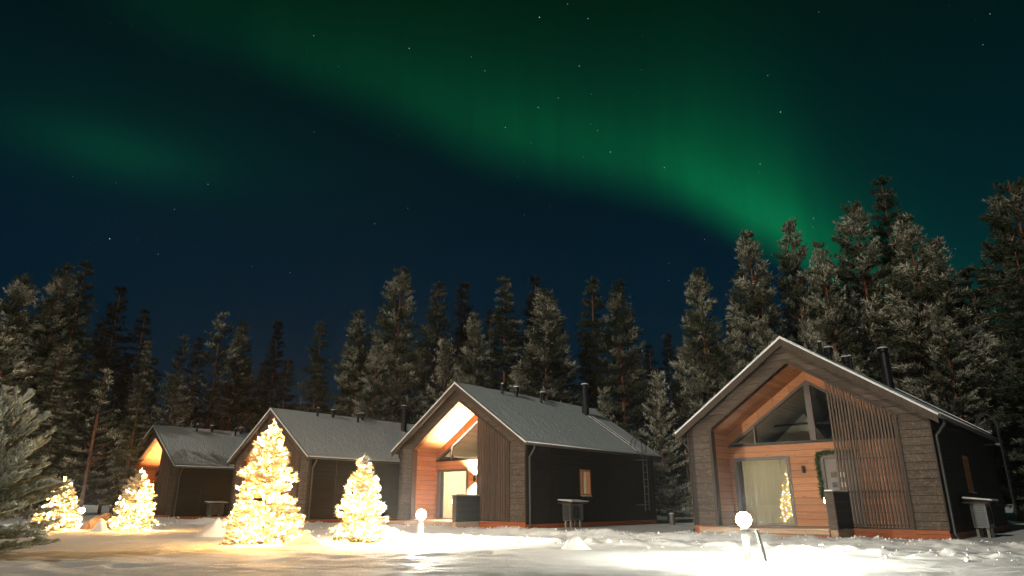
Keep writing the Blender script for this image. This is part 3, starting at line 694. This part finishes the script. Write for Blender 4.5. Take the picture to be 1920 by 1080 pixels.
def big_conifer(seed, kind, H=15.0, frost=.5, dens=1.0):
    rng = np.random.default_rng(seed); wood_b = MB()
    bend = rng.normal(size=2) * .12
    def axis(z): t = z / H; return np.array([bend[0] * math.sin(t * 3) , bend[1] * math.sin(t * 2.3), z])
    r0 = .17 if kind != 'young' else .06
    zs = np.linspace(-.4, H, 12)
    wood_b.tube([axis(max(z, 0)) + np.array([0, 0, min(z, 0)]) for z in zs], [r0 * (1 - .93 * max(z, 0) / H) + .012 for z in zs], 7, False)
    if kind == 'pine': z0, step, nb, Rm = H * rng.uniform(.20, .32), .42, 6, H * .138
    elif kind == 'bare': z0, step, nb, Rm = H * .22, .6, 4, H * .15
    elif kind == 'spruce': z0, step, nb, Rm = H * .10, .42, 6, H * .145
    else: z0, step, nb, Rm = H * .04, H * .045, 6, H * .20
    V = []; F = []
    z = z0; clump = rng.uniform(0, 9, 2)
    while z < H - .15:
        t = (z - z0) / (H - z0)
        for _ in range(nb if rng.random() < .85 else nb - 1):
            ph = rng.uniform(0, 2 * math.pi)
            if kind in ('pine', 'bare'): rad = Rm * (min(1, .6 + 1.6 * t) * (1 - t ** 1.25) ** .95 + .035)
            else: rad = Rm * ((1 - t) ** .85 + .04)
            lob = .75 + .55 * float(vnoise(np.array([ph * 1.2 + clump[0]]), np.array([z * .55 + clump[1]]))[0])
            ln = rad * rng.uniform(.75, 1.12) * lob
            dh = np.array([math.cos(ph), math.sin(ph), 0])
            if kind in ('pine', 'bare'): a1, a2 = rng.uniform(.0, .35) + .5 * t, rng.uniform(-.05, .25)
            elif kind == 'spruce': a1, a2 = -.12 + .55 * t, rng.uniform(-.18, .05)
            else: a1, a2 = .05 + .7 * t, rng.uniform(0, .2)
            base = axis(z + rng.uniform(-.2, .2) * step)
            f = lambda s: base + dh * ln * s + np.array([0, 0, 1]) * ln * (a1 * s + a2 * s * s)
            wood_b.tube([f(0), f(.5), f(.95)], [.028 * (1 - t) + .012, .02 * (1 - t) + .008, .005], 4, False)
            leafy = 1.0 if kind != 'bare' else (1.0 if t > .62 else .18)
            s_lo = .30 if kind == 'pine' else .12
            nt_ = max(4, int(ln * 10.5 * dens))
            if rng.random() > leafy: nt_ = 2
            for s in np.linspace(s_lo, 1.0, nt_):
                p0 = f(s); sd = rng.choice((-1, 1)); ang = sd * rng.uniform(.3, 1.1)
                tl = (.24 + .30 * ln * (1 - .55 * s)) * rng.uniform(.6, 1.15)
                if kind == 'young': tl *= .55
                ca, sa = math.cos(ang), math.sin(ang)
                td = np.array([dh[0] * ca - dh[1] * sa, dh[0] * sa + dh[1] * ca, a1 * .6 + rng.uniform(-.15, .3 if kind == 'pine' else .1)]); td /= np.linalg.norm(td)
                m_ = max(2, int(tl * 8.5)); q = np.linspace(.15, 1, m_)[:, None]
                pts = p0 + td * tl * q; pts[:, 2] += (-.10 if kind == 'spruce' else .06) * tl * (q[:, 0] ** 2)
                V.append((pts, np.repeat(td[None], m_, 0), np.full(m_, s)))
                if tl > .3 and leafy > .5 and rng.random() < .25: wood_b.tube([p0, p0 + td * tl * .8], [.008, .004], 3, False)
        z += step * rng.uniform(.75, 1.25)
    pts = np.concatenate([a for a, _, _ in V]); ax = np.concatenate([a for _, a, _ in V]); ss = np.concatenate([a for _, _, a in V])
    sc_ = .55 if kind == 'young' else 1.0
    k = 7; L_, W_ = (.25 * sc_, .058 * sc_) if kind in ('pine', 'bare') else (.22 * sc_, .052 * sc_)
    v = blades(rng, pts, ax * .9, L_, W_, k, .85, .12 if kind == 'pine' else -.02)
    n = len(v) // 3
    # frost: heavier on the outer, upper tufts, uneven from clump to clump
    cl = np.repeat(vnoise(pts[:, 0] * 1.3 + pts[:, 2] * .9 + 40, pts[:, 1] * 1.3 + pts[:, 2] * 1.1 + 40), k)
    outer = np.repeat(np.clip((ss - .2) / .6, 0, 1), k)
    fr = np.clip(frost * (cl * 1.5) * (.35 + .65 * outer) * rng.uniform(.2, 1.6, n), 0, 1)
    dz = (v.reshape(-1, 3, 3)[:, 2, 2] - v.reshape(-1, 3, 3)[:, 0, 2]) / L_
    fr = np.clip(1.15 * fr * (1 + .5 * dz), 0, 1) ** 1.6
    crown = np_mesh('crown', v, np.arange(n * 3).reshape(-1, 3), None, MAT['needle'], {'frost': np.repeat(fr, 3)})
    return wood_b.mesh('trunk', MAT['bark_pine'], True), crown, H

PROTO = {}
for i in range(4): PROTO[f'pine{i}'] = big_conifer(11 + i, 'pine', 15.5, .62)
for i in range(3): PROTO[f'spruce{i}'] = big_conifer(31 + i, 'spruce', 15, .40)
PROTO['bare0'] = big_conifer(51, 'bare', 14, .7)
PROTO['bare1'] = big_conifer(52, 'bare', 14, .6)
for i in range(2): PROTO[f'young{i}'] = big_conifer(61 + i, 'young', 5.0, .95)
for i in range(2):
    tr, cw, h = big_conifer(71 + i, 'spruce', 15, .3, .8); cw.materials[0] = MAT['needle_shade']; PROTO[f'dark{i}'] = (tr, cw, h)

TREES = [  # top pixel (u, v), distance, prototype, width factor, label
    (52, 512, 47, 'pine0', 1.0, 'pale frosted pine at the left edge of the forest'),
    (128, 500, 49, 'pine1', .9, 'tall frosted pine second from the left edge of the forest'),
    (163, 487, 55, 'spruce0', .9, 'tallest dark conifer of the left forest, with slender pointed tip'),
    (228, 535, 58, 'dark0', .9, 'dim pointed spruce right of the tallest left-hand conifer'),
    (275, 580, 58, 'dark1', .9, 'dim spruce above and left of the farthest cabin'),
    (279, 634, 47, 'spruce1', .55, 'slim frosted young spruce left of the farthest cabin'),
    (346, 628, 60, 'bare1', .8, 'thin bare-branched pine above the roof of the farthest cabin'),
    (374, 632, 64, 'dark1', .8, 'dark spruce directly behind the farthest cabin roof'),
    (418, 586, 60, 'bare0', 1.1, 'pine with long bare trunk above the farthest cabin chimney'),
    (457, 602, 62, 'pine2', .9, 'dark bushy pine left of the ridge of the cabin with tallest Christmas tree'),
    (522, 600, 64, 'dark0', .8, 'narrow dark spruce above the gable behind the tallest Christmas tree'),
    (605, 600, 60, 'spruce2', .9, 'dark spruce above the roof behind the glowing Christmas trees'),
    (672, 579, 55, 'pine3', .85, 'pine with bare red trunk left of the tallest centre pine'),
    (750, 498, 50, 'pine0', 1.0, 'tallest centre pine with long red trunk'),
    (706, 640, 47, 'pine1', .8, 'low frosted pine at the foot of the tallest centre pine'),
    (822, 525, 55, 'spruce0', 1.0, 'dark tall spruce right of the tallest centre pine'),
    (870, 530, 58, 'dark1', 1.0, 'black silhouetted spruce between two lit centre trees'),
    (833, 628, 45, 'young0', .75, 'small snowy tree just left of the lit-porch cabin ridge'),
    (893, 590, 44, 'pine2', .8, 'pale rounded frosted pine straight above the lit-porch cabin ridge'),
    (946, 516, 52, 'spruce1', 1.0, 'tall dark spruce behind the pale rounded frosted pine'),
    (1003, 516, 54, 'dark0', .9, 'dark pointed spruce peeping out behind the brightest frosted pine'),
    (1026, 541, 45, 'pine3', 1.15, 'broad brightly frosted pine above the lit-porch cabin roof vents'),
    (1110, 515, 48, 'spruce2', .95, 'dark spruce above the big chimney of the lit-porch cabin'),
    (1160, 530, 48, 'pine1', 1.05, 'bushy dark pine right of the lit-porch cabin chimney'),
    (1250, 625, 52, 'dark1', .8, 'low black spruce in the gap between the two nearest cabins'),
    (1136, 726, 41, 'young1', .9, 'tiny snowy spruce peeping over the lit-porch cabin roof'),
    (1236, 690, 36, 'young0', .85, 'snowy young spruce between the two nearest cabins'),
    (1303, 502, 37, 'pine0', .9, 'frosted pine left of the nearest cabin, on the gap side'),
    (1403, 440, 38, 'pine2', .9, 'dense frosted pine above the left roof slope of the nearest cabin'),
    (1478, 414, 40, 'pine3', .75, 'slim tall pine above the nearest cabin ridge'),
    (1533, 455, 35, 'pine1', .7, 'pale frosted pine above the nearest cabin roof vents'),
    (1592, 376, 38, 'pine0', .9, 'tall pine left of the highest treetop'),
    (1652, 328, 42, 'spruce1', .9, 'highest treetop, a dark pointed spruce above the nearest cabin chimney'),
    (1698, 410, 36, 'pine2', .95, 'broad frosted pine just right of the highest treetop'),
    (1745, 445, 38, 'pine3', .9, 'pine sloping off to the right of the highest treetop'),
    (1758, 572, 32, 'pine1', .55, 'small low pine above the right roof slope of the nearest cabin'),
    (1812, 500, 46, 'dark0', 1.0, 'black spruce between the right-hand tree groups'),
    (1888, 334, 34, 'pine0', 1.15, 'huge dark pine cut off by the right edge'),
    (1905, 470, 30, 'spruce2', .9, 'shaded spruce low at the right edge'),
    (15, 610, 33, 'bare0', .8, 'bare twiggy pine with reddish stems above the snowy young spruce'),
    (200, 690, 42, 'bare1', .8, 'bare leaning pine trunk left of the farthest cabin'),
    (118, 640, 44, 'spruce0', .8, 'mid-height frosted conifer behind the snowy young spruce'),
    (322, 700, 56, 'young1', 1.2, 'small young conifer behind the left slope of the farthest cabin'),
]
def place_tree(u, v, dist, proto, wf, label, group, rng, name=None):
    a, e = azel(u, v)
    x, y = dist * math.sin(a), dist * math.cos(a); g = gz(x, y)
    hgt = CAM_H + dist * math.tan(e) - g
    tr, cw, H = PROTO[proto]
    nm = name or ('pine_tree' if proto[:4] in ('pine', 'bare') else 'spruce_tree')
    o = link(nm, None); o.location = (x, y, g - .05); o.rotation_euler = (0, 0, rng.uniform(0, 6.28))
    s = hgt / H; sw = wf * (.5 * s + .5) if proto[:5] != 'young' else wf * s
    o.scale = (sw, sw, s)
    tag(o, label, 'tree', group); link('trunk', tr, o); c_ = link('crown', cw, o)
    k = 1.35 if any(w in label for w in ('pale', 'bright', 'snowy')) else (.55 if any(w in label for w in ('dark', 'dim', 'shaded', 'black')) else 1.0)  # frost amount per tree; also paints dim trees' shade into the crown colour
    c_.color = (k * rng.uniform(.85, 1.15), 1, 1, 1)
rt = random.Random(3)
for tdef in TREES: place_tree(*tdef, 'frosted forest trees behind the cabins', rt)
# deeper rows of the wood, their shade put into the needle colour
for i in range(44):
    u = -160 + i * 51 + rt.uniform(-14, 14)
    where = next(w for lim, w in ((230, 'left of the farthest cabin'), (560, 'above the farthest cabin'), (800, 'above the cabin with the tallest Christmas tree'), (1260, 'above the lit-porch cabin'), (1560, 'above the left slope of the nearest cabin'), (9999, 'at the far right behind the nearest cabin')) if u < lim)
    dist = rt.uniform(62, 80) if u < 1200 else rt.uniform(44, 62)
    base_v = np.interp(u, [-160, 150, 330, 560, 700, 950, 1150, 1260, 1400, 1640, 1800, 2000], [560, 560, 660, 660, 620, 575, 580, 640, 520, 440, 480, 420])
    place_tree(u, base_v + rt.uniform(0, 70), dist, rt.choice(('dark0', 'dark1')), rt.uniform(.8, 1.1), f'dark spruce with painted-in shade deep in the wood {where}', f'dark trees {where}', rt)

# ------------------------------------------------------------------ young snow-laden spruces, bottle-brush shoots
def brush_tree(seed, H, Rb, nwh, per, shoot_l, shoot_r, mat, frost, needles, n_len, up=.25, taper=.8, leader=.12):
    rng = np.random.default_rng(seed); wb = MB()
    wb.tube([(0, 0, -.15), (0, 0, H * .5), (0, 0, H * .93)], [.02 * H + .01, .012 * H, .006], 7)
    shoots = []
    shoots.append((np.array([0, 0, H * (1 - leader)]), np.array([0, 0, 1.0]), H * leader, .9))
    for i in range(nwh):
        t = i / (nwh - 1); z = H * (.05 + (.93 - leader * .55) * t)
        rad = Rb * ((1 - t) ** taper * .97 + .03)
        nb = max(4, int(per * (1 - .45 * t)))
        for k in range(nb):
            ph = 2 * math.pi * (k + rng.uniform(-.35, .35)) / nb + i * 2.4
            ln = rad * rng.uniform(.72, 1.15); dh = np.array([math.cos(ph), math.sin(ph), 0])
            a1 = up * (.1 + 1.5 * t) + rng.uniform(-.12, .12); a2 = rng.uniform(-.12, .12) - .12 * (1 - t) + (.08 if up > .8 else 0)
            b0 = np.array([0, 0, z + rng.uniform(-.04, .04) * H])
            f = lambda s: b0 + dh * ln * s + np.array([0, 0, 1]) * ln * (a1 * s + a2 * s * s)
            wb.tube([f(0), f(.5), f(.9)], [.012, .008, .004], 4, False)
            end = f(1) - f(.85); end /= np.linalg.norm(end)
            ks = min(1, rad / (.40 * Rb) + .25); sl = shoot_l * rng.uniform(.75, 1.25) * ks
            shoots.append((f(1) - end * sl * .6, end, sl, 1.0))
            ns = max(2, int(ln / shoot_l * 2.0))
            for s in np.linspace(.22, .95, ns):
                for sd in (-1, 1):
                    if rng.random() < .12: continue
                    an = sd * rng.uniform(.5, 1.0); c, q = math.cos(an), math.sin(an)
                    d = np.array([dh[0] * c - dh[1] * q, dh[0] * q + dh[1] * c, a1 + rng.uniform(-.2, .35)]); d /= np.linalg.norm(d)
                    sl = shoot_l * rng.uniform(.6, 1.2) * (1.15 - .35 * s) * ks
                    shoots.append((f(s), d, sl, s))
                    if rng.random() < .5 and s < .8:
                        an = -sd * .5; c, q = math.cos(an), math.sin(an)
                        d2 = unit(np.array([d[0] * c - d[1] * q, d[0] * q + d[1] * c, d[2] + .1])); shoots.append((f(s) + d * sl * .6, d2, sl * .8, s))
    v = []; fq = []; fr = []; nv = 0; bv = []; bfr = []
    K = 6; prof = (.55, 1.0, .95, .8, .35)
    for p, d, l, s in shoots:
        a = np.cross(d, (0, 0, 1.0)); a = a / (np.linalg.norm(a) + 1e-6) if np.linalg.norm(a) > 1e-3 else np.array([1., 0, 0]); b = np.cross(a, d)
        fsn = np.clip(frost * rng.uniform(.75, 1.25), 0, 1) * (.55 + .45 * s)
        for j, pr in enumerate(prof):
            tt = j / (len(prof) - 1)
            for k in range(K):
                an = 2 * math.pi * k / K; rr = shoot_r * pr * rng.uniform(.7, 1.25)
                o = a * math.cos(an) + b * math.sin(an)
                v.append(p + d * l * tt + o * rr + np.array([0, 0, .25 * shoot_r * (o[2] > 0)])); fr.append(np.clip(fsn * (.62 + .45 * o[2]) + rng.uniform(-.1, .1), 0, 1))
        for j in range(len(prof) - 1):
            for k in range(K): fq.append((nv + j * K + k, nv + j * K + (k + 1) % K, nv + (j + 1) * K + (k + 1) % K, nv + (j + 1) * K + k))
        nv += len(prof) * K
        m_ = needles
        tt = rng.uniform(0, 1.05, m_)[:, None]; an = rng.uniform(0, 2 * math.pi, m_)[:, None]
        o = a * np.cos(an) + b * np.sin(an); dn = unit(o + d * rng.uniform(.25, .8, (m_, 1)))
        base = p + d * l * tt + o * shoot_r * .5; sd = unit(np.cross(dn, d)) * n_len * .09
        tip = base + dn * n_len * rng.uniform(.7, 1.25, (m_, 1))
        bv.append(np.stack([base - sd, base + sd, tip], 1).reshape(-1, 3))
        bfr.append(np.repeat(np.clip(fsn * (.72 + .4 * o[:, 2]) + rng.uniform(-.2, .15, m_), 0, 1), 3))
    bv = np.concatenate(bv); bfr = np.concatenate(bfr)
    allv = np.concatenate([np.array(v), bv]); allf = np.concatenate([np.array(fr), bfr])
    crown = np_mesh('crown', allv, (np.arange(len(bv)).reshape(-1, 3) + nv), np.array(fq), mat, {'frost': allf}, smooth=True)
    return wb.mesh('trunk', MAT['bark_pine'], True), crown, shoots, rng
def stand(name, trunk, crown, x, y, label, group=None, rz=0):
    o = link(name, None); o.location = (x, y, gz(x, y) - .02); o.rotation_euler = (0, 0, rz); tag(o, label, 'tree', group)
    link('trunk', trunk, o); link('crown', crown, o); return o
tr, cw, sh, _ = brush_tree(101, 2.15, 1.08, 19, 10, .145, .019, MAT['needle_snowy'], 1.5, 90, .030, up=.82, taper=.66)
stand('young_spruce', tr, cw, -7.05, 9.3, 'unlit young spruce with snow-laden green shoots at the left edge', rz=.6)

def christmas_tree(seed, H, Rb, x, y, label, nb, nwh=16, per=12, sl=.15):
    tr, cw, sh, rng = brush_tree(seed, H, Rb, nwh, per, sl, .024, MAT['needle_tree'], .88, 46, .05, up=.22, taper=.75, leader=.13)
    o = stand('christmas_tree', tr, cw, x, y, label, 'glowing Christmas trees')
    idx = rng.choice(len(sh), nb, replace=len(sh) < nb); bm_ = MB(); r = .0125
    for i in idx:
        p, d, l, s = sh[i]; q = p + d * l * rng.uniform(.3, 1.05) + rnd_unit(rng, 1)[0] * .05
        bm_.add([q + np.array(a) * r for a in ((1, 0, 0), (-1, 0, 0), (0, 1, 0), (0, -1, 0), (0, 0, 1.3), (0, 0, -1.3))],
                [(0, 2, 4), (2, 1, 4), (1, 3, 4), (3, 0, 4), (2, 0, 5), (1, 2, 5), (3, 1, 5), (0, 3, 5)])
    tag(link('string_lights', bm_.mesh('string_lights', MAT['bulb']), o), kind='stuff')
    return o
christmas_tree(201, 2.34, .76, -4.72, 13.45, 'tallest glowing Christmas tree, in front of the second cabin', 420)
christmas_tree(202, 1.72, .52, -3.02, 14.15, 'shorter glowing Christmas tree right of the tallest one', 260, 13, 11)
christmas_tree(203, 1.75, .64, -10.9, 20.4, 'glowing Christmas tree standing before the farthest cabin', 260, 13, 11)
christmas_tree(204, 1.5, .62, -13.2, 20.6, 'glowing Christmas tree half hidden behind the snow-laden young spruce', 200, 12, 10)

# ------------------------------------------------------------------ floodlights on posts
def floodlight(x, y, hz, power, label, twin):
    g = gz(x, y); o = link('floodlight', None); o.location = (x, y, g); o.rotation_euler = (0, 0, R(-38)); tag(o, label, 'floodlight', 'bright floodlights on posts')
    P = lambda n, me, pa=o: link(n, me, pa)
    h = hz - g
    P('post', MB().box(-.038, .038, -.038, .038, -.25, h - .06).mesh('post', MAT['post']))
    if twin:
        P('stake', MB().tube([(.30, -.02, -.2), (.17, -.02, h - .06)], .026, 6).mesh('stake', MAT['post']))
        P('crossbar', MB().box(-.03, .20, -.014, .014, h - .075, h - .05).mesh('crossbar', MAT['steel']))
        heads = (0,)
    else: heads = (0,)
    for hx in heads:
        rg = .105  # globe size guessed, enlarged to imitate the lamp's glare
        hd = P('lamp_head', MB().tube([(hx, 0, h - .06), (hx, 0, h - .045), (hx, 0, h - .03)], [.05, .05, .035], 14).mesh('lamp_head', MAT['steel']))
        P('globe', MB().tube([(hx, 0, h - .03 + rg * (1 - math.cos(t))) for t in np.linspace(.25, math.pi - .02, 12)], [rg * math.sin(t) for t in np.linspace(.25, math.pi - .02, 12)], 20).mesh('globe', MAT['lampglow'], True), hd)
        ld = bpy.data.lights.new('floodlight_light', 'POINT'); ld.energy = power / len(heads); ld.color = (1, .98, .84); ld.shadow_soft_size = .125
        lo = link('floodlight_light', ld, hd); lo.location = (hx, 0, h - .03 + rg)
    return o
floodlight(3.26, 9.96, .50, 2800, 'dazzling floodlight with a glare-sized globe and slanted stake in front of the nearest cabin', True)
floodlight(-1.9, 14.8, .50, 5600, 'dazzling floodlight right of the shorter glowing Christmas tree', False)
floodlight(-16.6, 27.2, .48, 2600, 'dazzling floodlight among trees at far left', False)

# ------------------------------------------------------------------ door garland
def garland():
    rng = np.random.default_rng(9); path = [(.05, .95), (.045, 1.5), (.05, 2.0), (.06, 2.15), (.3, 2.19), (.7, 2.18), (1.1, 2.17)]
    pts = []; ax = []
    for a, b in zip(path[:-1], path[1:]):
        n = int(math.dist(a, b) / .012)
        for i in range(n):
            t = i / n; pts.append((a[0] + (b[0] - a[0]) * t, DB - .05, a[1] + (b[1] - a[1]) * t)); ax.append((b[0] - a[0], 0, b[1] - a[1]))
    pts = np.array(pts) + rng.normal(size=(len(pts), 3)) * .016; ax = unit(np.array(ax))
    v = blades(rng, pts, ax * .3, .10, .022, 9, 1.0)
    v[:, 1] = np.minimum(v[:, 1], DB - .034)
    return np_mesh('garland', v, np.arange(len(v)).reshape(-1, 3), None, MAT['garland'])
p, yaw = on_cabin('D', (0, 0, 0)); ga = link('garland', garland()); ga.location = p; ga.rotation_euler = (0, 0, yaw)
tag(ga, 'green leafy garland hung round the entrance door of the nearest cabin', 'garland')

# ------------------------------------------------------------------ snow lumps, stones, bollard, crumbs
def lump(name, x, y, sx, sy, sz, mat, label, cat, seed):
    rng = np.random.default_rng(seed); n, m_ = 20, 10; v = []; q = []
    o1 = rng.uniform(0, 50, 2)
    for j in range(m_ + 1):
        th = math.pi * .62 * j / m_
        for i in range(n):
            ph = 2 * math.pi * i / n; d = np.array([math.sin(th) * math.cos(ph), math.sin(th) * math.sin(ph), math.cos(th)])
            k = 1 + .35 * (float(vnoise(np.array([d[0] * 4.5 + o1[1]]), np.array([d[1] * 4.5 + d[2] * 3 + o1[0]]))[0]) - .5) + .8 * (float(vnoise(np.array([d[0] * 1.7 + d[2] + o1[0]]), np.array([d[1] * 1.7 + o1[1]]))[0]) - .5) + .15 * (rng.random() - .5) * (0 < j)
            if mat == 'snow':      # drifted heap that runs out into the surrounding snow
                rr = 1.75 * j / m_; kk = 1 + .45 * (k - 1)
                px_, py_ = math.cos(ph) * sx * rr * kk, math.sin(ph) * sy * rr * kk
                v.append((px_, py_, sz * math.exp(-1.5 * rr * rr) * k + .02 * (rng.random() - .5) - .06 * rr))
            else: v.append((d[0] * sx * k, d[1] * sy * k, d[2] * sz * k))
    for j in range(m_):
        for i in range(n): q.append((j * n + i, j * n + (i + 1) % n, (j + 1) * n + (i + 1) % n, (j + 1) * n + i))
    o = link(name, np_mesh(name, v, None, q, MAT[mat], smooth=True)); o.location = (x, y, gz(x, y) + .02); tag(o, label, cat); return o
MAT['stone'] = plain('brown_granite', (.20, .13, .10), .8, 0, .4, 6)
lump('boulder', -13.0, 22.3, .42, .34, .36, 'stone', 'brown boulder left of the Christmas tree before the farthest cabin', 'boulder', 1)
lump('snow_mound', -11.5, 19.8, .22, .2, .28, 'snow', 'small upright snow lump touching the Christmas tree before the farthest cabin', 'snow mound', 2)
lump('snow_mound', -3.78, 13.2, .34, .30, .22, 'snow', 'snow lump at the right foot of the tallest Christmas tree', 'snow mound', 3)
lump('snow_mound', -2.45, 14.2, .30, .26, .26, 'snow', 'snow lump at the right foot of the shorter Christmas tree', 'snow mound', 4)
lump('snow_mound', 1.1, 12.6, .24, .22, .20, 'snow', 'small pointed snow heap in the open field between the floodlights', 'snow mound', 5)
lump('snow_mound', -7.0, 17.0, .5, .4, .30, 'snow', 'low rounded snow heap left of the tallest Christmas tree', 'snow mound', 6)
bo = link('bollard', MB().tube([(0, 0, -.2), (0, 0, .42)], .11, 14).mesh('bollard', MAT['ac'], False)); bx, by = 6.6, 29.2; bo.location = (bx, by, gz(bx, by)); tag(bo, 'short grey bollard on the snow between the two nearest cabins', 'bollard')
bs = link('snow_cap', MB().tube([(0, 0, .422), (0, 0, .45), (0, 0, .47)], [.11, .1, .05], 14).mesh('snow_cap', MAT['snow'], True), bo)
# crumbs of ploughed snow along both road edges and at the cabin plinths
rng = np.random.default_rng(77); cv = []; cq = []; base_ = np.array([(1, 0, 0), (-1, 0, 0), (0, 1, 0), (0, -1, 0), (0, 0, 1), (0, 0, -1)], float)
tri = np.array([(0, 2, 4), (2, 1, 4), (1, 3, 4), (3, 0, 4), (2, 0, 5), (1, 2, 5), (3, 1, 5), (0, 3, 5)])
NC = 3600
s_ = np.where(rng.random(NC) < .45, rng.normal(3.1, .5, NC), rng.normal(6.8, .6, NC)); s_[:500] = rng.uniform(.15, .8, 500)
t_ = rng.uniform(-36, 9, NC) ; t_[:500] = rng.uniform(-3.5, 4, 500)
cx = P0[0] + s_ * RN[0] + t_ * RT[0]; cyy = P0[1] + s_ * RN[1] + t_ * RT[1]; cz = ground_z(cx, cyy)
sz_ = rng.uniform(.012, .05, NC) * (rng.random(NC) ** 1.5 + .4)
cv = (base_[None] * (.6 * sz_[:, None, None] * rng.uniform(.6, 1.3, (NC, 6, 1))) + rng.normal(size=(NC, 6, 3)) * sz_[:, None, None] * .2 + np.stack([cx, cyy, cz + sz_ * .3], -1)[:, None]).reshape(-1, 3)
ct = (tri[None] + (np.arange(NC) * 6)[:, None, None]).reshape(-1, 3)
tag(link('snow_crumbs', np_mesh('snow_crumbs', cv, ct, None, MAT['snow'])), 'crumbs of ploughed snow along the road edges', 'snow', kind='stuff')

# ------------------------------------------------------------------ haze added for a glow around the lamps
hz = MB().box(-130, 130, -12, 150, -3, 26).mesh('haze', None); ho = link('haze', hz)
hm = bpy.data.materials.new('haze'); hm.use_nodes = True; hm.node_tree.nodes.clear()
pv = hm.node_tree.nodes.new('ShaderNodeVolumePrincipled'); pv.inputs['Density'].default_value = .0005; pv.inputs['Color'].default_value = (.95, .96, .95, 1); pv.inputs['Anisotropy'].default_value = .82
om = hm.node_tree.nodes.new('ShaderNodeOutputMaterial'); hm.node_tree.links.new(pv.outputs[0], om.inputs['Volume']); hz.materials.append(hm)
tag(ho, 'thin haze added to make the lamps glow', 'haze', kind='stuff')
